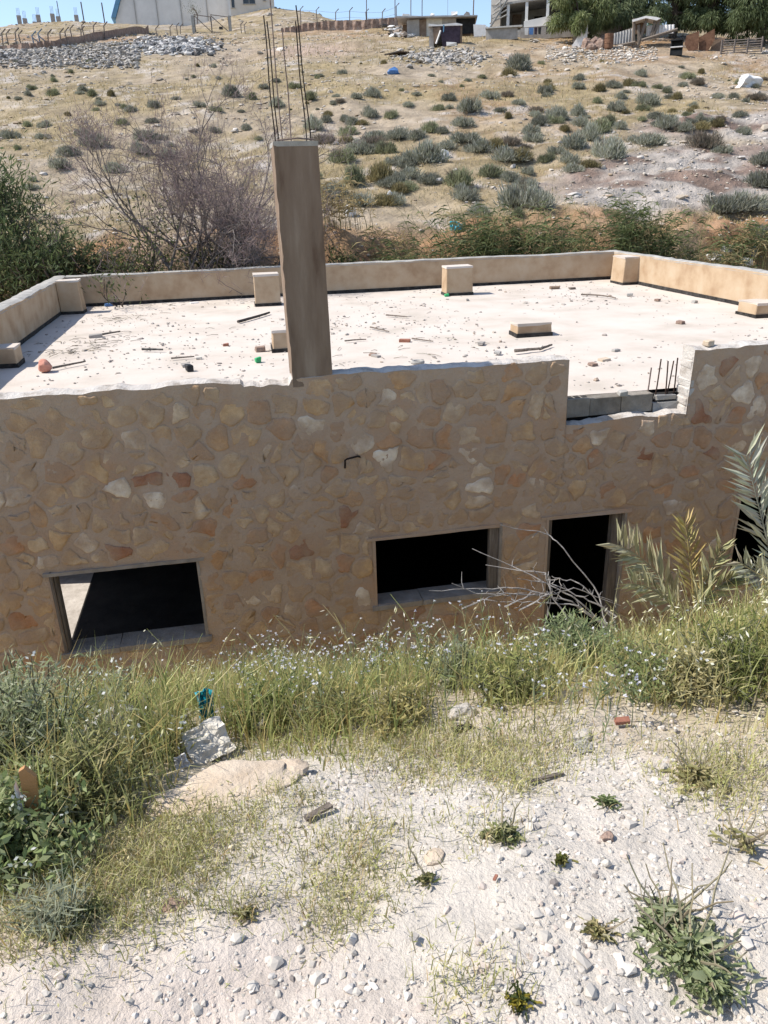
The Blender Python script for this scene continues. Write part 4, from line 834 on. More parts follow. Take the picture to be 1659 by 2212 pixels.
tree('bare_tree', 470, 590, 20.9, 3, 1.6, .04, 4, 'thin grey bare tree between the two larger bare trees', None, M_bark, spread=.45, up=.25, twigs=7)
def thicket(px, py, yd, w, h, n, label, cols, group=None, ls=(.08, .2), lw=.04):
    b = ony(px, py, yd); b[2] = max(float(zt(b[0], b[1])), -2.4); t = empty('bush', b, 0, label, 'bush', group); g = NP(); s_ = NP(); zt_ = ony(px, py, yd)[2]-b[2]
    for i in range(n):
        a = hdir(1)[0]*random.uniform(0, w/2); hh = random.uniform(.35, 1.)*(h+zt_); P = np.array([[a[0]*.5, a[1]*.3, 0], [a[0]*.8, a[1]*.5, hh*.6], [a[0], a[1]*.6, hh]]); s_.tube(P, .014, .005, vary((.10, .08, .06), 1)[0], 3)
        m = 46; B = P[2]+rng.normal(0, .2, (m, 3))*[1, 1, 1.1]-[0, 0, .1]; g.leaves(B, rdir(m, .4), rng.uniform(*ls, m), rng.uniform(lw*.5, lw*1.3, m), pick(cols, m, v=.25))
    mesh_obj('stems', s_.mesh('stems'), M_dry, t); mesh_obj('foliage', g.mesh('foliage'), M_leaf, t); return t
for px, py, w_, h_, l in [(180, 590, 1.6, .5, 'dark bush behind the back left corner of the parapet'), (250, 585, 1.5, .45, 'dark leafy bush at the foot of the half-bare tree'), (330, 582, 1.6, .5, 'leafy dark green bush behind the left half of the back parapet'), (430, 580, 1.6, .5, 'low green bush at the foot of the big bare tree'), (520, 578, 1.4, .45, 'brambly bush behind the back parapet beside the column'), (735, 572, .9, .3, 'dark bush behind the back parapet right of the column'), (60, 600, 2.0, .4, 'dark undergrowth below the large evergreen tree'), (5, 640, 1.4, .3, 'dark bush behind the left parapet')]:
    thicket(px, py, 20.5+random.uniform(0, .4), w_, h_, 26, l, ((.05, .07, .025), (.08, .10, .035), (.13, .14, .05), (.16, .12, .07)))
def reeds(px, py, yd, w, h, n, label, dry=.25, plume=0):
    b = ony(px, py, yd); b[2] = float(zt(b[0], b[1])); zt_ = max(ony(px, py, yd)[2]-b[2], .2); t = empty('reed_clump', b, 0, label, 'reeds'); g = NP(); st = NP()
    for i in range(int(n*1.7)):
        o = np.array([random.gauss(0, w*.33), random.gauss(0, .3), 0]); hh = zt_+h*1.5*random.uniform(.3, 1.05); ln = random.gauss(-.15, .22); d = np.array([ln, random.gauss(0, .12), 1]); tt = np.linspace(0, 1, 6)
        P = o+np.stack([d[0]*hh*tt**1.6, d[1]*hh*tt**1.6, hh*tt], -1); isdry = random.random() < dry; st.tube(P, .010, .004, vary((.36, .29, .15) if isdry else (.20, .21, .09), 1)[0], 3)
        m = 11; q = rng.uniform(.4, 1, m); Q = np.stack([np.interp(q, tt, P[:, k]) for k in range(3)], -1); D = hdir(m); D[:, 2] = rng.uniform(-.1, .8, m); D[:, 0] -= .35
        g.leaves(Q, D, rng.uniform(.25, .55, m), rng.uniform(.028, .05, m), pick([(.38, .30, .15), (.32, .25, .13)] if isdry else [(.085, .115, .04), (.125, .155, .06), (.17, .19, .085)], m), droop=.25)
    for i in range(plume):
        o = np.array([random.uniform(-w, w)*.35, 0, 0]); hh = zt_+h*random.uniform(1.2, 1.7); tt = np.linspace(0, 1, 8); ln = random.uniform(-.35, .05); P = o+np.stack([ln*hh*tt**2, 0*tt, hh*tt], -1); st.tube(P, .012, .005, (.30, .27, .14), 4)
        m = 26; q = rng.uniform(.45, 1, m); Q = np.stack([np.interp(q, tt, P[:, k]) for k in range(3)], -1); D = np.stack([-np.ones(m), rng.normal(0, .3, m), rng.uniform(-.25, .3, m)], -1); g.leaves(Q, D, rng.uniform(.25, .42, m), .035, pick([(.13, .16, .075), (.19, .21, .11), (.24, .25, .15)], m), droop=.2)
    mesh_obj('stalks', st.mesh('stalks'), M_dry, t); mesh_obj('blades', g.mesh('blades'), M_leaf, t)['kind'] = 'stuff'; return t
reeds(1060, 555, 20.6, 1.8, .85, 80, 'large reed clump with tall bent plumes behind the back parapet', .2, 7)
reeds(1160, 550, 20.4, 2.2, .75, 90, 'dense dark reed clump right of the tall plumed reeds', .15)
reeds(1250, 548, 20.8, 1.2, .4, 34, 'reed clump with yellow blades left of the parapet corner', .45)
reeds(1385, 545, 20.6, 1.1, .95, 80, 'upright dark green reed clump behind the parapet corner', .1, 4)
reeds(1455, 560, 20.8, 1.6, .8, 50, 'thin reed clump right of the parapet corner', .3)
reeds(960, 565, 20.5, 1.2, .22, 20, 'sparse dry reeds below the ochre bank in the middle', .7)
reeds(900, 560, 20.6, 1.5, .32, 30, 'mixed green and dry reeds between the column and the plumed reeds', .55)
reeds(740, 500, 22.3, 1.3, .8, 24, 'dry straw reed stalks right of the column', .95)
reeds(880, 520, 21.8, 1.0, .25, 12, 'short dry reeds on the ochre bank', .8)
reeds(1560, 580, 21.0, 1.6, .45, 36, 'short mixed reeds behind the right parapet', .5)
reeds(1620, 545, 22.0, 1.8, .6, 36, 'grassy reed tuft at the right edge below the grey bushes', .5)

# ------------------------------------------------------------------ hilltop: walls, fences, sheds, houses
M_cream = pm('cream_render', [(.55, .49, .42), (.66, .60, .53)], .8, bump=.1)
M_white = pm('white_render', [(.62, .60, .57), (.72, .70, .67)], .8, bump=.1)
M_greyw = pm('grey_block_wall', [(.26, .235, .21), (.40, .37, .34)], 2.5, bump=.4, bscale=9)
M_brownw = pm('brown_rubble_wall', [(.17, .115, .09), (.30, .21, .165), (.36, .28, .23)], 2.5, bump=1, bscale=4, bdist=.12)
M_blue = pm('blue_sheet', [(.10, .24, .38), (.17, .33, .48)], 2)
M_dark = pm('dark_opening', [(.012, .012, .013), (.03, .03, .03)], 3)
M_pglass = pm('dark_window_glass', [(.02, .025, .03), (.05, .055, .06)], 3, rough=.15, bump=0, spec=.5)
M_rust = pm('rusty_sheet', [(.10, .05, .03), (.22, .12, .075)], 4, bump=.4)
M_brown = pm('brown_board', [(.15, .10, .07), (.25, .18, .13)], 4)
M_purple = pm('purple_cloth', [(.035, .025, .035), (.075, .055, .075)], 5)
M_tarp = pm('pale_tarp', [(.62, .60, .58), (.78, .76, .74)], 3, bump=.5, bscale=6)
M_zinc = pm('corrugated_zinc', [(.30, .29, .28), (.46, .45, .44)], 3, rough=.6, metal=.2)
M_post = pm('fence_post', [(.12, .10, .09), (.20, .17, .15)], 5)
M_bluep = pm('blue_post', [(.10, .16, .23), (.18, .25, .33)], 5)
M_blackp = pm('black_paint', [(.012, .012, .013), (.03, .03, .03)], 5, rough=.5)
M_redb = pm('red_clay', [(.22, .09, .06), (.33, .15, .10)], 8, bump=.4)
M_pink = pm('faded_pink_ball', [(.46, .20, .15), (.55, .28, .21)], 9, bump=.3, bscale=14)
M_teal = pm('teal_plastic', [(.0, .20, .27), (.02, .33, .40)], 6, rough=.35, bump=.4, spec=.5)
M_bluebag = pm('blue_plastic', [(.05, .13, .33), (.12, .24, .48)], 6, rough=.35, bump=.4)
M_greenp = pm('green_plastic', [(.02, .30, .10), (.06, .42, .17)], 6, rough=.35)
M_sack = pm('cement_sack_paper', [(.50, .46, .39), (.64, .60, .53)], 5, bump=.6, bscale=12)
M_orange = pm('orange_plastic', [(.36, .18, .07), (.44, .24, .11)], 6, rough=.4)
class FR:
    def __init__(s, name, px, py, label, cat, group=None, p=None):
        s.p = far(px, py) if p is None else p; s.k = mpp(s.p); s.px, s.py = px, py; s.e = empty(name, s.p, facing(s.p), label, cat, group)
    def X(s, px): return (px-s.px)*s.k
    def Z(s, py): return (s.py-py)*s.k*1.01
    def box(s, nm, mat, a, b, top, bot, d0=0, d1=.2, parent=None, j=0):
        m = MB(); m.box(s.X(a), s.X(b), d0, d1, s.Z(bot), s.Z(top), j); return m.build(nm, mat, parent or s.e)
    def tube(s, nm, mat, pts, r=.04, parent=None):
        m = MB(); m.tube([(s.X(p[0]), p[2] if len(p) > 2 else 0, s.Z(p[1])) for p in pts], r, 5); return m.build(nm, mat, parent or s.e)
    def poly(s, nm, mat, pts, d0=0, d1=.15, parent=None):
        m = MB(); m.prism([(s.X(a), s.Z(b)) for a, b in pts], d0, d1); return m.build(nm, mat, parent or s.e)
def retaining(pts, label):
    B = [far(a, b) for a, b, t in pts]; c = B[0]; t = empty('retaining_wall', c, 0, label, 'wall'); V = []; n = 0; m = MB()
    u = np.linspace(0, len(B)-1, 50); P = np.stack([np.interp(u, range(len(B)), [b[k] for b in B]) for k in range(3)], -1); hh = np.interp(u, range(len(B)), [(b-t_)*mpp(q) for (a, b, t_), q in zip(pts, B)])+.15*fbm(u*3, u*0, 3, 9)
    P[:, 2] = np.minimum(zt(P[:, 0], P[:, 1]), P[:, 2])
    for i in range(50):
        q = P[i]-c; m.v += [(q[0], q[1], q[2]-.5), (q[0], q[1]+.12*math.sin(i*2.1), q[2]+hh[i]), (q[0], q[1]+.5, q[2]+hh[i]), (q[0], q[1]+.5, q[2]-.5)]
        if i: a = 4*(i-1); m.f += [(a, a+4, a+5, a+1), (a+1, a+5, a+6, a+2), (a+2, a+6, a+7, a+3)]
    m.build('masonry', M_brownw, t)
retaining([(-40, 112, 103), (60, 110, 98), (120, 105, 90), (200, 90, 72), (322, 72, 57)], 'long brown rubble retaining wall on the left below the hilltop')
retaining([(608, 70, 63), (660, 68, 54), (720, 66, 48), (800, 62, 43), (868, 60, 41)], 'curved brown rubble retaining wall in the middle below the mound')
def fence(posts, label, bent=True, hpx=27, special=()):
    pts = [far(a, b) for a, b in posts]; t = empty('wire_fence', pts[0], 0, label, 'fence'); o = pts[0]; tops = []
    for i, p in enumerate(pts):
        k = mpp(p); h = hpx*k*random.uniform(.85, 1.1); q = p-o; m = MB(); l = random.uniform(-.1, .1); top = q+[l, 0, h]
        P = [q-[0, 0, .2], top]+([top+[.35, 0, .32]] if bent else []); m.tube(P, .055, 5); m.build('post', M_bluep if i in special else M_post, t); tops.append((q, top))
        if i in special: m = MB(); m.tube([q+[.9, .1, 0], q+(top-q)*.85], .045, 5); m.build('brace', M_bluep, t)
    for f in (.3, .65, .97):
        m = MB(); m.tube([a+(b-a)*f for a, b in tops], .012, 3); m.build('wire', M_post, t)
fence([(7, 103), (20, 104), (36, 104), (48, 105), (76, 104), (90, 104), (105, 101), (132, 100), (147, 98), (158, 92), (176, 92), (183, 84), (204, 86), (226, 84)], 'wire fence with bent-topped posts along the left retaining wall', special=(4, 5))
fence([(340, 80), (368, 78), (384, 76), (390, 75), (522, 72), (530, 72)], 'short row of bent fence posts beside the steel gate', hpx=16)
fence([(650, 66), (687, 66), (725, 65), (755, 64), (793, 63), (825, 62), (857, 60)], 'wire fence posts above the middle retaining wall', bent=True, hpx=36)
for px, top, bot, l in [(40, 12, 34, 'unfinished concrete column on the left skyline, leftmost of its row'), (52, 17, 33, 'unfinished concrete column second from the left on the skyline'), (72, 24, 31, 'short unfinished concrete column on the left skyline'), (82, 13, 33, 'fourth unfinished concrete column on the left skyline'), (113, 11, 33, 'thick unfinished concrete column on the left skyline'), (125, 15, 33, 'narrow unfinished concrete column beside the thick one on the skyline'), (164, 13, 33, 'unfinished concrete column nearest the steel frame on the skyline')]:
    p = far(px, 46); p = ony(px, bot, 128.); p[2] = float(zt(p[0], p[1])); f = FR('concrete_column', px, bot, l, 'column', 'unfinished columns on the skyline', p); h = f.Z(top)-f.Z(bot)+.6
    m = MB(); m.box(-.28, .28, -.28, .28, -.3, h, .02); m.build('shaft', M_greyw, f.e)
    for q in range(3): m = MB(); m.tube([(-.15+.15*q, 0, h-.05), (-.13+.16*q, 0, h+.9)], .02, 4); m.build('rebar', M_rebard, f.e)
p = ony(182, 33, 130.); p[2] = float(zt(p[0], p[1])); f = FR('pole_gantry', 182, 33, 'tall thin steel frame with crossbar on the left skyline', 'frame', p=p)
for x in (180, 222): f.tube('post', M_post, [(x, 36), (x-1, -25)], .09)
f.tube('crossbar', M_post, [(180, 15), (222, 14)], .07); f.tube('post', M_post, [(132, 36), (131, -25)], .06); f.tube('crossbar', M_post, [(125, 24), (182, 22)], .05)
p = ony(230, 30, 132.); p[2] = float(zt(p[0], p[1])); f = FR('block_hut', 230, 30, 'low grey block hut on the left skyline beside the white hall', 'hut', p=p); f.box('wall', M_greyw, 200, 255, 23, 40, 0, 3); f.box('roof', M_coping, 198, 257, 21.5, 23, -.2, 3.2); f.box('window', M_dark, 222, 230, 25, 29, -.05, .1)
# white hall and house by the gate
p = ony(380, 66, 132.); p[2] = float(zt(p[0], p[1])); f = FR('white_hall', 380, 66, 'long white hall with a blue sloping verge on the left hilltop', 'building', p=p)
f.poly('wall', M_white, [(258, 40), (282, -14), (500, -4), (500, 76), (258, 76)], 0, 14)
f.poly('verge', M_blue, [(250, 36), (276, -22), (285, -22), (259, 36)], -.5, 14.2); f.poly('roof', M_blue, [(276, -18), (502, -8), (502, -5), (276, -15)], -.3, 14.4)
f.box('plinth', M_coping, 350, 416, 49, 78, -.5, 0); m = MB(); m.box(f.X(285), f.X(500), -.12, -.02, f.Z(49), f.Z(48)); m.build('band', M_coping, f.e)
for x in (300, 345, 395, 450): f.box('downpipe', M_coping, x, x+1.2, -3, 48, -.14, -.02)
p = ony(545, 34, 124.); p[2] = float(zt(p[0], p[1])); f = FR('cream_house', 545, 34, 'small cream house with two dark windows beside the white hall', 'house', p=p)
f.box('wall', M_cream, 500, 594, -30, 45, 0, 7); f.box('side_wall', M_white, 496, 500, -30, 45, .02, 6.9)
for a, b, c, d in ((528, 553, 4, 19), (571, 576, 5, 13), (503, 509, 8, 26)):
    o = f.box('window', M_pglass, a, b, c, d, -.06, .1); f.box('frame', M_coping, a-1, b+1, d, d+1.2, -.14, -.01, o)
    if b-a > 12: f.box('frame', M_coping, (a+b)/2-.6, (a+b)/2+.6, c, d, -.09, -.04, o)
f = FR('steel_gate', 458, 72, 'rusty double steel gate between two pale posts below the white hall', 'gate')
for x in (420, 498): f.box('post', M_coping, x-3, x+3, 40, 74, -.2, .2)
for a, b in ((424, 458), (459, 495)):
    for q in ((a, 37, a, 70), (b, 42, b, 72), (a, 38, b, 42), (a, 70, b, 72), (a, 40, b, 70)): f.tube('bar', M_post, [q[:2], q[2:]], .05)
f.box('sign', M_blackp, 474, 482, 60, 65, -.08, -.04)
# thin skyline poles
for px, l in [(793, 'thin pole on the skyline above the middle retaining wall, leftmost of its row'), (854, 'thin pole on the skyline left of the shed'), (888, 'thin pole rising behind the left end of the shed'), (912, 'thin pole rising behind the middle of the shed'), (967, 'thin pole rising behind the cloth-sided hut'), (1022, 'thin pole on the skyline next to the cream house stairs')]:
    p = far(px, 62); m = MB(); k = mpp(p); m.tube([(0, 0, -.3), (0, 0, 35*k), (.05, 0, 75*k)], .05, 5); tag(m.build('thin_pole', M_post, None, p), l, 'pole', 'thin poles on the skyline')
# shed, hut, walls and junk in the middle
f = FR('shed', 940, 79, 'patchwork shed of grey and brown sheets under a sagging roof', 'shed')
f.box('back_wall', M_brown, 868, 1026, 46, 82, 1.8, 2.2); f.poly('grey_panel', M_greyw, [(879, 47), (906, 46), (906, 81), (880, 81)], 0, .15); f.poly('brown_panel', M_brown, [(906, 47), (921, 46), (921, 80), (906, 80)], .05, .2); f.poly('tan_panel', M_sack, [(921, 45), (955, 45), (955, 78), (921, 78)], .1, .25); f.poly('board_panel', M_greyw, [(955, 45), (985, 46), (985, 76), (955, 76)], .08, .22); f.poly('dark_panel', M_dark, [(985, 45), (1026, 46), (1026, 75), (985, 75)], .3, .4)
f.poly('roof', M_zinc, [(858, 40), (905, 42), (960, 43), (1030, 45), (1030, 47), (960, 46), (858, 43)], -.4, 2.5)
for a in (870, 890, 930, 975, 1004): f.box('roof_weight', M_tarp if a % 4 else M_greyw, a, a+random.uniform(7, 15), 37, 42, random.uniform(-.2, .5), random.uniform(.7, 1.4), j=.1)
f = FR('cloth_hut', 960, 100, 'small hut hung with dark purple cloth in front of the patchwork shed', 'hut')
f.box('side', M_greyw, 927, 937, 62, 101, 0, 1.6); f.box('back', M_greyw, 937, 996, 60, 100, 1.4, 1.6); f.poly('cloth', M_purple, [(934, 63), (955, 60), (985, 63), (994, 64), (993, 100), (956, 101), (953, 80), (940, 78)], -.1, .06); f.poly('cloth', M_brown, [(935, 66), (952, 64), (950, 82), (938, 96)], -.16, -.1); f.tube('prop', M_tarp, [(952, 72, -.3), (942, 96, -.3)], .06)
f.poly('roof', M_tarp, [(926, 58), (945, 61), (985, 59), (998, 62), (998, 64), (926, 63)], -.2, 1.8); f.poly('blue_strip', M_blue, [(957, 62), (960, 61), (959, 74), (957, 75)], -.2, -.12); f.box('side', M_brown, 990, 998, 63, 101, 0, .3); f.box('base_block', M_tarp, 966, 985, 96, 103, -.5, -.1, j=.08)
f = FR('door_frame', 1007, 72, 'empty pale door frame leaning against the shed', 'door frame')
for q in ((996, 72, 998, 43), (1018, 72, 1019, 45), (998, 43, 1019, 45)): f.tube('bar', M_tarp, [q[:2], q[2:]], .06)
f = FR('leaning_board', 1036, 80, 'stained white panel standing beside the low block wall', 'panel'); f.poly('sheet', M_tarp, [(1022, 56), (1049, 58), (1050, 80), (1024, 81)], 0, .1); f.box('foot', M_greyw, 1024, 1050, 79, 82, -.1, .3)
f = FR('block_wall', 1085, 84, 'low grey block wall left of the cream house', 'wall'); f.box('masonry', M_greyw, 1050, 1118, 64, 87, 0, .4, j=.04); f.box('cap', M_coping, 1048, 1128, 61.5, 64, -.15, .6, j=.04)
f = FR('plank_pile', 858, 120, 'flat pile of old planks on the hillside below the shed', 'planks')
for q in range(4): f.poly('plank', M_brown if q % 2 else M_wood, [(830+q*9, 119-q*1.4), (866+q*6, 113-q*.4), (867+q*6, 114.5-q*.4), (831+q*9, 121-q*1.4)], -.6+q*.3, -.3+q*.3)
# the cream house on the right
f = FR('cream_villa', 1160, 82, 'cream two-storey house with columned porch and outside stair at the hilltop', 'house')
f.poly('upper_wall', M_cream, [(1060, 16), (1096, 15), (1360, -6), (1360, -90), (1060, -90)], 0, 9); f.poly('porch_slab', M_coping, [(1094, 19), (1360, 1), (1360, -4), (1094, 15)], -.35, 6)
f.box('side_wall', M_cream, 1060, 1080, -90, 60, .04, 9); f.box('porch_wall', M_greyw, 1080, 1360, 0, 84, 3.0, 3.3); f.box('porch_floor', M_coping, 1080, 1360, 66, 90, -.3, 3.0)
for x, t_ in ((1097, 16), (1136, 13), (1180, 10), (1240, 5)): f.box('column', M_white, x-3, x+3, t_, 68, -.3, .1)
o = f.box('door', M_dark, 1152, 1170, 28, 62, 2.9, 3.05); f.box('window', M_pglass, 1196, 1214, 20, 36, 2.9, 3.05); f.box('inner_panel', M_brown, 1104, 1124, 22, 64, 2.85, 2.99)
f.poly('balustrade', M_white, [(1131, 52), (1180, 46), (1180, 62), (1131, 67)], -.5, -.3); f.poly('balustrade', M_cream, [(1178, 48), (1188, 47), (1188, 78), (1178, 80)], -.9, -.6)
for q in range(3): f.poly('rail', M_white, [(1186, 47+q*9), (1236, 50+q*7), (1236, 53+q*7), (1186, 50+q*9)], -.8, -.65)
f.poly('terrace', M_greyw, [(1125, 66), (1240, 62), (1240, 88), (1125, 88)], -.9, -.35)
for q in range(5): f.tube('stair_rail', M_coping, [(1058+q*3, 52-q*8, -.4), (1094, 38-q*9, -.4)], .05)
f.tube('stair_rail', M_coping, [(1060, 58, -.4), (1096, 8, -.4)], .08); f.tube('stair_rail', M_coping, [(1062, 36, -.4), (1062, 58, -.4)], .06); f.tube('stair_rail', M_coping, [(1080, 8, -.4), (1080, 40, -.4)], .06)
f.box('window', M_pglass, 1102, 1130, -40, -12, -.05, .1)
f = FR('laundry', 1150, 82, 'blue and dark washing hung below the porch of the cream house', 'laundry')
for a, b, mt in ((1133, 1141, M_tarp), (1142, 1152, M_bluebag), (1153, 1160, M_purple), (1161, 1168, M_blackp)): f.poly('cloth', mt, [(a, 69), (b, 69), (b-1, 82), (a+1, 81)], -1.3, -1.24)
f.tube('line', M_post, [(1120, 68, -1.27), (1180, 68, -1.27)], .02)
# things under the trees on the right
f = FR('tarp', 1250, 100, 'white tarpaulin draped over rubble beside the cream house', 'tarp'); f.poly('sheet', M_tarp, [(1258, 60), (1267, 63), (1266, 88), (1252, 102), (1234, 101), (1246, 84)], -.2, .5); f.box('wooden_crate', M_wood, 1237, 1250, 62, 90, .6, 1.6, j=.06)
V_ = []
for k in range(9):
    px, py = 1266+4.6*k, random.uniform(94, 106); q = far(px, py); rock('dark_rock', q, random.uniform(.3, .6), .4, random.uniform(.25, .6), M_brownw, ('first', 'second', 'third', 'fourth', 'fifth', 'sixth', 'seventh', 'eighth', 'ninth')[k]+' dark rock from the white tarpaulin towards the barrel', 'rock', 400+k, group='dark rocks by the barrel', sub=2)
p = far(1314, 106); m = MB(); P = [(0, 0, z) for z in (0, .05, .3, .33, .36, .6, .63, .66, .88)]; m.tube(P, [.27, .29, .29, .31, .29, .29, .31, .29, .29], 14); tag(m.build('barrel', M_rust, None, p), 'rusty steel barrel standing beside the timber shelter', 'barrel')
f = FR('timber_shelter', 1395, 104, 'collapsing timber shelter with corrugated sheets under the trees', 'shelter')
def corr(fr, nm, mat, a, b, t0, t1, b0, b1, d):
    n = 40; V = []; Fs = []
    for i in range(n):
        u = i/(n-1); x = fr.X(a+(b-a)*u); zt_, zb = fr.Z(t0+(t1-t0)*u), fr.Z(b0+(b1-b0)*u); y = d+.05*math.sin(i*1.3); V += [(x, y, zb), (x, y, zt_), (x, y+.03, zt_), (x, y+.03, zb)]
        if i: k = 4*(i-1); Fs += [(k, k+4, k+5, k+1), (k+1, k+5, k+6, k+2), (k+2, k+6, k+7, k+3), (k+3, k+7, k+4, k)]
    m = MB(); m.add(V, Fs); return m.build(nm, mat, fr.e)
corr(f, 'corrugated_sheet', M_zinc, 1318, 1366, 72, 64, 92, 90, .2); corr(f, 'corrugated_sheet', M_tarp, 1393, 1450, 61, 63, 80, 79, .3); f.poly('plank_wall', M_wood, [(1330, 70), (1368, 60), (1368, 92), (1345, 92)], .4, .5)
for q in ((1366, 48, 1369, 103), (1393, 47, 1376, 108), (1410, 52, 1404, 82), (1419, 52, 1408, 84), (1376, 60, 1380, 92)): f.tube('post', M_wood, [q[:2], q[2:]], .11)
f.poly('roof_cloth', M_tarp, [(1362, 51), (1390, 46), (1412, 50), (1420, 53), (1412, 56), (1390, 50), (1364, 55)], -.3, 1.2); f.tube('beam', M_wood, [(1385, 90, -.2), (1456, 75, -.2)], .1); f.tube('beam', M_wood, [(1330, 98, -.2), (1372, 92, -.1)], .1); f.box('roof_cloth', M_brown, 1366, 1392, 52, 72, .9, 1.0)
f = FR('cabinet', 1460, 121, 'broken black cabinet standing on the bare slope', 'cabinet')
f.box('back', M_blackp, 1448, 1472, 92, 120, .5, .56); f.box('side', M_blackp, 1447, 1449, 91, 120, 0, .5); f.box('side', M_blackp, 1470.5, 1472.5, 91, 121, 0, .5); f.box('shelf', M_tarp, 1447, 1472, 103, 105, -.04, .5); f.box('base', M_blackp, 1447, 1472, 110, 120, .02, .5); f.box('top', M_blackp, 1446, 1473, 90, 92, -.05, .56)
for k, (pts, l) in enumerate([([(1480, 80), (1505, 74), (1507, 108), (1488, 110), (1478, 96)], 'rusty sheet leaning beside the black cabinet'), ([(1507, 84), (1537, 70), (1540, 90), (1528, 112), (1510, 110)], 'bent reddish rusty sheet right of the black cabinet'), ([(1540, 88), (1562, 86), (1560, 112), (1533, 112)], 'brown board leaning under the dark trees')]):
    f = FR('sheet', pts[0][0]+15, 111, l, 'metal sheet'); m = MB(); m.prism([(f.X(a), f.Z(b)) for a, b in pts], .1, .16); m.build('panel', (M_rust, M_rust, M_brown)[k], f.e); f.tube('prop', M_wood, [(pts[1][0]-4, pts[1][1]+6, .3), (pts[1][0], 110, .9)], .05)
f = FR('metal_gate', 1600, 114, 'barred metal farm gate in the shade under the right trees', 'gate')
for q in range(6): f.tube('bar', M_post, [(1560, 89+q*4.6), (1640, 91+q*4.6)], .035)
for x in (1560, 1586, 1612, 1640): f.tube('post', M_post, [(x, 87), (x, 116)], .06)
p = far(1615, 186); tag(mesh_obj('sack', rock_mesh('sack', .95, .5, .42, 77, .5), M_tarp, None, p+[0, 0, .1], .3), 'crumpled white sack lying on the slope at the right', 'sack')
p = far(852, 160); tag(mesh_obj('plastic_bag', rock_mesh('plastic_bag', .36, .25, .26, 78, .6), M_bluebag, None, p+[0, 0, .1]), 'blue plastic bag lying on the hillside above the column', 'bag')
p = far(985, 500); tag(mesh_obj('plastic_bag', rock_mesh('plastic_bag', .22, .2, .22, 79, .6), M_teal, None, p+[0, 0, .1]), 'teal plastic bag on the ochre bank beside the reeds', 'bag')
for px, py, l in [(960, 340, 'white plastic bag caught at a bush in the middle of the hillside'), (755, 465, 'white plastic bag below the bushes right of the column'), (845, 440, 'small white bag on the slope above the dry reeds')]:
    p = far(px, py); tag(mesh_obj('plastic_bag', rock_mesh('plastic_bag', .16, .14, .24, px, .6), M_tarp, None, p+[0, 0, .1]), l, 'bag')
for k, (px, py, mt, l) in enumerate([(1625, 545, M_bluebag, 'blue plastic bag in the litter behind the right parapet'), (1570, 545, M_tarp, 'white bag in the litter behind the right parapet'), (1540, 560, M_tarp, 'crumpled white sheet at the right end of the reeds'), (1590, 535, M_orange, 'orange scrap in the litter behind the right parapet'), (1610, 570, M_tarp, 'pale rag behind the right parapet near the photo edge')]):
    p = far(px, py); tag(mesh_obj('litter', rock_mesh('litter', .26, .2, .16, 500+k, .6, 2), mt, None, p+[0, 0, .05]), l, 'litter')
# rubble heaps
def rubble(n, f, rr, name, label, cols):
    P = [];
    for _ in range(n): px, py = f(); P.append((px, py))
    Q = far_many(P); r = np.clip(rr*np.exp(rng.normal(0, .5, n)), rr*.4, rr*2.6); Q[:, 2] += r*.3
    V, T, C = pebbles(Q, r, pick(cols, n, v=.15), .6, .35); tag(mesh_obj(name, np_mesh(name, V, [T], C), M_pebble), label, 'rubble', kind='stuff')
RC = [(.36, .335, .30), (.42, .39, .35), (.28, .26, .24), (.47, .44, .41), (.16, .15, .14)]
rubble(4600, lambda: (random.uniform(0, 300), random.triangular(92, 152, 112)), .08, 'rubble_heap', 'long heap of grey building rubble below the left retaining wall', RC)
rubble(2600, lambda: (random.gauss(370, 45), random.triangular(78, 122, 100)), .10, 'rubble_heap', 'dark grey rubble heap below the steel gate', [(.34, .33, .32), (.22, .21, .21), (.46, .45, .43), (.10, .10, .10), (.58, .56, .54)])
rubble(900, lambda: (random.gauss(960, 45), random.gauss(124, 9)), .075, 'rubble_heap', 'spread of white rubble below the cloth-sided hut', RC[:4])
rubble(800, lambda: (random.uniform(1180, 1420), random.gauss(118, 9)), .06, 'rubble_heap', 'band of pale stones below the timber shelter', [(.58, .53, .47), (.50, .45, .39)])
rubble(240, lambda: (random.gauss(866, 14), random.uniform(60, 82)), .16, 'junk_heap', 'heap of junk at the left end of the patchwork shed', [(.4, .39, .38), (.7, .69, .67), (.12, .11, .1), (.25, .2, .16)])
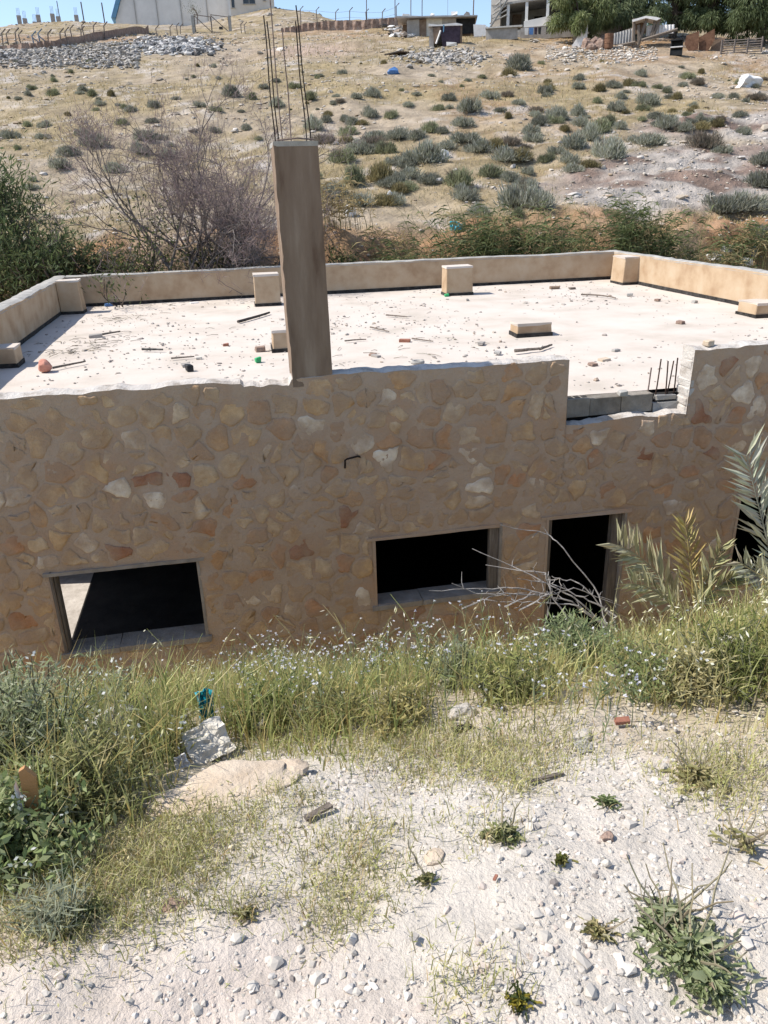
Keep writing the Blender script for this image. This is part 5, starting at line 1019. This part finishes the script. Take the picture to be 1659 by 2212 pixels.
# big trees on the right skyline
LG = ((.18, .22, .09), (.24, .275, .12), (.29, .32, .16)); MG = ((.14, .18, .09), (.19, .23, .125), (.24, .28, .16)); DG = ((.10, .135, .06), (.14, .175, .08), (.18, .22, .11))
def crown_tree(px, py, w, h, label, cols, n=30, d=0.):
    p = far(px, py); k = mpp(p); p = p+np.array([0, d, 0]); p[2] = float(zt(p[0], p[1])); t = empty('pepper_tree', p, 0, label, 'tree'); g = NP(); s_ = NP(); W_, H_ = w*k, h*k
    s_.tube(np.array([[0, 0, -.2], [.1, 0, H_*.25], [0, .1, H_*.5]]), .28, .16, (1, 1, 1), 7)
    for i in range(n):
        a = hdir(1)[0]*random.random()**.5*W_*.42; z = H_*random.uniform(.22, .95)*(1-.35*(np.linalg.norm(a)/(W_*.5))**2); c = np.array([a[0], a[1]*.8, z]); s_.tube(np.array([[0, 0, H_*.35], c*[.5, .5, .8]+[0, 0, .3], c]), .08, .02, (1, 1, 1), 4)
        m = 520; rr = random.uniform(.09, .18)*W_; D0 = rdir(m); B = c+D0*rr*rng.uniform(.5, 1, (m, 1))*[1, 1, .8]; D = D0*.6+rng.normal(0, .4, (m, 3))-[0, 0, .7]; g.leaves(B, D, rng.uniform(.16, .38, m), rng.uniform(.04, .09, m), pick(cols, m, v=.3), droop=.2)
    mesh_obj('trunk', s_.mesh('trunk'), M_dark_bark, t); mesh_obj('crown', g.mesh('crown'), M_leaf, t)
crown_tree(1290, 100, 150, 130, 'light green drooping tree beside the cream house', LG, 26, 3); crown_tree(1400, 96, 170, 140, 'green drooping tree behind the timber shelter', MG, 30, 4); crown_tree(1500, 100, 150, 145, 'grey-green tree above the black cabinet', MG, 30, 3); crown_tree(1585, 106, 170, 150, 'dark green tree shading the barred gate', DG, 32, 3); crown_tree(1680, 108, 170, 150, 'dark tree at the right edge of the hilltop', DG, 30, 2); crown_tree(1350, 92, 120, 110, 'light green tree between the two drooping trees', LG, 20, 6)
tree('young_tree', 428, 60, 128., 1, 1.6, .10, 2, 'thin young tree in front of the white hall', ((.16, .17, .10), (.22, .22, .15)), M_bark, 40, .5, (0, 0), (.15, .35), .05, .5)
# ------------------------------------------------------------------ things lying on the roof
def roof_stones():
    n = 3600; x = rng.uniform(-3.3, 9.4, n); y = FY+.4+10.6*rng.random(n)**.9; k = (rng.random(n) < np.clip(.55+fbm(x*.6, y*.6, 3, 601)*1.3-.05*np.clip(x-5, 0, 9), .08, 1)); x, y = x[k], y[k]; n = len(x)
    r = np.clip(.015*np.exp(rng.normal(0, .45, n)), .007, .05); C = pick([(.38, .34, .30), (.44, .40, .36), (.32, .28, .25), (.24, .21, .19), (.36, .28, .22)], n, [.35, .35, .18, .07, .05]); return pebbles(np.stack([x, y, r*.2], -1), r, C, .5, .35)
V, T, C = roof_stones(); tag(mesh_obj('roof_grit', np_mesh('roof_grit', V, [T], C), M_pebble), 'small stones and grit strewn over the white roof', 'grit', kind='stuff')
def roof_twigs():
    g = NP()
    for px, py, s_, n in [(250, 690, .5, 40), (200, 740, .4, 40), (300, 655, .9, 50), (150, 760, .3, 30), (450, 650, .9, 30), (800, 770, 1., 20), (700, 700, 1.5, 20)]:
        c = onz(px, py, 0)
        for i in range(n):
            a = c+[random.gauss(0, s_), random.gauss(0, s_*.6), .015]; d = hdir(1)[0]*random.uniform(.05, .28)
            if a[1]+abs(d[1]) > 18.6 or a[0]-abs(d[0]) < -3.4: continue
            g.tube(np.array([a, a+d*.5+[0, 0, .01], a+d]), .005, .003, vary((.22, .19, .14), 1)[0], 3)
    return g
tag(mesh_obj('roof_twigs', roof_twigs().mesh('roof_twigs'), M_dry), 'thin dry twigs littering the left half of the roof', 'twigs', kind='stuff')
def stick(a, b, r, mat, label, bend=0):
    A, B_ = onz(*a, .02), onz(*b, .02); mm = (A+B_)/2+np.array([bend, bend*.5, 0]); m = MB(A); n = 8; t = np.linspace(0, 1, n)[:, None]; P = (1-t)**2*A+2*t*(1-t)*mm+t*t*B_+rng.normal(0, .004, (n, 3)); P[:, 2] = .02+r
    m.tube(list(P), list(np.linspace(r, r*.7, n)), 6); return tag(m.build('stick', mat, None, A), label, 'stick')
stick((115, 797), (185, 783), .018, M_wood, 'grey stick lying beside the pink ball on the roof'); stick((218, 725), (260, 718), .02, M_wood, 'thin stick behind the broken block on the left of the roof'); stick((515, 698), (582, 678), .028, M_dark_bark, 'dark branch on the roof left of the column', .08); stick((307, 757), (352, 758), .022, M_blackp, 'short black stick on the left half of the roof'); stick((370, 776), (420, 772), .015, M_wood, 'thin grey stick near the black tin on the roof')
stick((1112, 762), (1165, 757), .028, M_wood, 'grey stick lying before the right roof stub'); stick((1165, 757), (1192, 748), .022, M_wood, 'pale stick end pointing away from the right roof stub'); stick((1255, 638), (1330, 646), .02, M_wood, 'bent wire-thin stick near the back right of the roof', .25); stick((800, 708), (840, 718), .014, M_wood, 'thin stick in the middle of the roof'); stick((890, 733), (935, 739), .014, M_wood, 'thin stick behind the red scrap on the roof'); stick((835, 682), (880, 686), .016, M_wood, 'grey stick far back in the middle of the roof'); stick((745, 738), (790, 735), .014, M_wood, 'thin curved stick right of the column', .1)
p = onz(98, 803, 0); tag(mesh_obj('ball', rock_mesh('ball', .105, .105, .10, 31, .12), M_pink, None, p+[0, 0, .085]), 'faded pink half-deflated ball on the left of the roof', 'ball')
def chunk(px, py, sx, sy, sz, mat, name, label, cat, rz=0, z=0): 
    p = onz(px, py, z); m = MB(); m.box(-sx/2, sx/2, -sy/2, sy/2, 0, sz, min(sx, sy, sz)*.16); return tag(m.build(name, mat, None, p+[0, 0, .004], rz, bevel=min(sx, sy, sz)*.12), label, cat)
chunk(207, 730, .22, .1, .06, M_greyw, 'broken_block', 'broken grey block on the left of the roof', 'block', .2); chunk(563, 760, .14, .1, .08, M_brownw, 'dark_stone', 'dark stone on the roof left of the column base', 'stone'); chunk(875, 740, .17, .09, .05, M_redb, 'brick_piece', 'red and cream brick piece in the middle of the roof', 'brick', -.4); chunk(488, 748, .09, .07, .04, M_redb, 'brick_piece', 'small red brick bit on the left half of the roof', 'brick'); chunk(410, 803, .1, .09, .10, M_blackp, 'tin', 'crushed black tin near the front of the roof', 'tin', .3); chunk(402, 792, .12, .09, .04, M_greyw, 'flat_stone', 'flat grey stone behind the black tin', 'stone', .3); chunk(1198, 624, .22, .12, .05, M_brown, 'clod', 'brown clod near the back right of the roof', 'clod'); chunk(1236, 625, .14, .1, .04, M_wood, 'clod', 'grey-brown clod beside the brown clod at the back right', 'clod'); chunk(1305, 780, .15, .1, .03, M_pale_rock, 'flat_stone', 'flat tan stone on the roof beyond the gap in the wall', 'stone', .3); chunk(1530, 748, .10, .09, .06, M_pale_rock, 'tan_stone', 'tan stone on top of the wall right of the gap', 'stone', .2, .5); chunk(430, 776, .09, .06, .03, M_sack, 'scrap', 'tan scrap behind the black tin on the roof', 'scrap'); chunk(235, 662, .16, .1, .06, M_bluebag, 'plastic_scrap', 'blue plastic scrap at the foot of the back parapet', 'plastic', .4); chunk(558, 783, .08, .06, .07, M_greenp, 'bottle', 'crushed green plastic bottle left of the column base', 'bottle', .5); chunk(420, 655, .18, .12, .02, M_tarp, 'plate', 'white flat plate at the foot of the back parapet', 'plate', .2); chunk(965, 641, .1, .06, .06, M_greenp, 'plastic_scrap', 'pale green scrap at the foot of the middle back stub', 'plastic')
p = onz(902, 790, .0); m = MB(); P = [(.075*math.cos(a), .075*math.sin(a), .03) for a in np.linspace(0, 2*math.pi, 22)]; m.tube(P, .024, 8, False); tag(m.build('ring', M_coping, None, p+[0, 0, .02]), 'round grey ring lying on the roof behind the front wall', 'ring')
ORD = ['leftmost', 'second', 'third', 'fourth', 'fifth', 'sixth', 'seventh', 'eighth', 'ninth', 'tenth', 'eleventh', 'twelfth']
for k, (px, py) in enumerate(sorted([(805, 769), (812, 772), (1010, 650), (1360, 640), (1040, 745), (1345, 855), (1280, 790), (1075, 765), (1420, 650), (1500, 655), (1470, 700), (1330, 760)])):
    chunk(px, py, random.uniform(.07, .15), random.uniform(.06, .1), random.uniform(.03, .06), random.choice([M_greyw, M_brownw, M_coping]), 'roof_stone', f'loose dark stone on the white roof right of the column, {ORD[k]} from left', 'stone', random.random()*3)['group'] = 'loose stones on the roof'

# ------------------------------------------------------------------ things lying on the bank and the gravel
def brock(px, py, sx, sy, sz, mat, name, label, seed, rz=0, rough=.25, lift=0, sub=3): p = hit(px, py); return rock(name, p+np.array([0, 0, lift]), sx, sy, sz, mat, label, 'rock', seed, rz, rough, sub=sub)
brock(490, 1715, .24, .13, .035, M_pale_rock, 'boulder', 'flat peach-coloured boulder sunk in the ground at left', 41, .1, .35, -.005, 4); brock(615, 1672, .10, .06, .04, M_pale_rock, 'rock', 'rough white rock right of the flat boulder', 42, -.3, .35)
brock(1312, 1385, .15, .12, .15, M_chalk, 'rock', 'large white rock in the grass before the doorway', 43, .2, .3, .2); brock(1128, 1435, .14, .09, .09, M_chalk, 'rock', 'flat white rock in the grass below the right window', 44, .2, .3, .16); brock(1390, 1385, .11, .08, .08, M_chalk, 'rock', 'pale rock in the grass right of the large white rock', 45, .5, .3, .15); brock(1565, 1430, .1, .08, .07, M_chalk, 'rock', 'small pale rock in the grass at the right', 46, .1, .3, .04)
brock(995, 1545, .065, .045, .035, M_chalk, 'rock', 'white rock at the upper edge of the gravel', 47, .4, .4); brock(1255, 1590, .04, .035, .02, M_chalk, 'rock', 'round pale rock below the red brick', 48, 0, .3); brock(940, 1855, .032, .03, .018, M_pale_rock, 'rock', 'tan stone on the gravel beside a dry weed', 49, 0, .3); brock(375, 1958, .035, .028, .02, M_brownw, 'rock', 'dark brown stone at the left edge of the gravel', 50, 0, .35); brock(1310, 1810, .02, .02, .018, M_brownw, 'rock', 'small dark stone on the gravel right of centre', 52); brock(250, 1600, .14, .12, .11, M_chalk, 'rock', 'pale rock half hidden between the left shrubs', 53, .3, .35); brock(1160, 1762, .032, .02, .012, M_chalk, 'rock', 'flat white stone by the dark rosette', 54, .3)
def sheet(px, py, w, h, mat, name, label, cat, tilt=.6, rz=0, crumple=.05, seed=0):
    p = hit(px, py); n = 16; u, v = np.meshgrid(np.linspace(-.5, .5, n), np.linspace(0, 1, n)); ed = 1+.18*fbm(np.arctan2(v-.5, u)*1.5, u*0, 2, seed)
    X_ = u*w*ed; Yl = v*h*ed; zz = crumple*np.abs(fbm(u*2.6+seed, v*2.6, 3, seed))*2.4; c, s_ = math.cos(tilt), math.sin(tilt); V = np.stack([X_, Yl*c-zz*s_, Yl*s_+zz*c], -1).reshape(-1, 3); cr, sr = math.cos(rz), math.sin(rz); V = np.stack([V[:, 0]*cr-V[:, 1]*sr, V[:, 0]*sr+V[:, 1]*cr, V[:, 2]], -1)
    o = mesh_obj(name, np_mesh(name, V, [grid_faces(n, n)]), mat, None, p); md = o.modifiers.new('thickness', 'SOLIDIFY'); md.thickness = .004; return tag(o, label, cat)
sheet(470, 1640, .17, .16, M_sack, 'paper_sack', 'crumpled beige cement sack above the flat boulder', 'sack', .55, .45, .03, 3); sheet(545, 1585, .1, .09, M_sack, 'paper_scrap', 'crumpled paper scrap in the grass right of the cement sack', 'paper', 1.0, -.3, .05, 4); sheet(395, 1660, .05, .06, M_tarp, 'paper_scrap', 'small white paper scrap left of the cement sack', 'paper', 1.2, .5, .02, 5)
sheet(452, 1565, .07, .16, M_teal, 'teal_wrapper', 'teal plastic wrapper standing in the grass below the left window', 'wrapper', 1.3, .3, .05, 6); sheet(1268, 1625, .055, .05, M_coping, 'tile_piece', 'square grey tile piece on the gravel', 'tile', .25, .1, .003, 7); sheet(1000, 1580, .09, .03, M_blackp, 'black_scrap', 'thin black scrap under the white rock', 'scrap', .2, .2, .01, 8)
def slat(px, py, l, w_, t_, mat, name, label, cat, rz, ry=0, pitch=0): p = hit(px, py); m = MB(); m.box(-l/2, l/2, -w_/2, w_/2, 0, t_, t_*.15); o = m.build(name, mat, None, p+[0, 0, .012], rz, bevel=t_*.1); o.rotation_euler = (pitch, ry, rz); return tag(o, label, cat)
slat(688, 1762, .095, .024, .009, M_wood, 'wood_plank', 'short grey wooden plank on the gravel right of the boulder', 'plank', .45); slat(1342, 1568, .055, .024, .02, M_redb, 'brick_piece', 'red brick piece at the upper edge of the gravel', 'brick', -.15); slat(895, 2035, .022, .016, .008, M_greyw, 'dark_chip', 'square dark chip in the gravel at the bottom', 'chip', .8); slat(1070, 1905, .018, .008, .006, M_redb, 'red_scrap', 'small red scrap on the gravel in the middle', 'scrap', .9)
slat(1180, 1688, .12, .012, .01, M_wood, 'wood_splinter', 'grey wood splinter on the gravel beside the dark rosette', 'splinter', .1)
p = hit(95, 1830); t = empty('broken_marker', p, 0, 'broken orange, black and white marker standing in the left bush', 'marker')
m = MB(); m.prism([(-.02, .12), (.012, .12), (.03, .27), (.005, .31), (-.012, .30)], -.01, .006); m.build('orange_part', M_orange, t); m = MB(); m.prism([(-.035, .0), (.035, .0), (.035, .1), (.012, .13), (-.02, .13), (-.04, .06)], -.014, .01); m.build('black_part', M_blackp, t); m = MB(); m.prism([(-.045, .04), (-.028, .05), (-.022, .16), (-.03, .26), (-.036, .15)], -.02, .004); m.build('white_part', M_tarp, t)
print('all done')
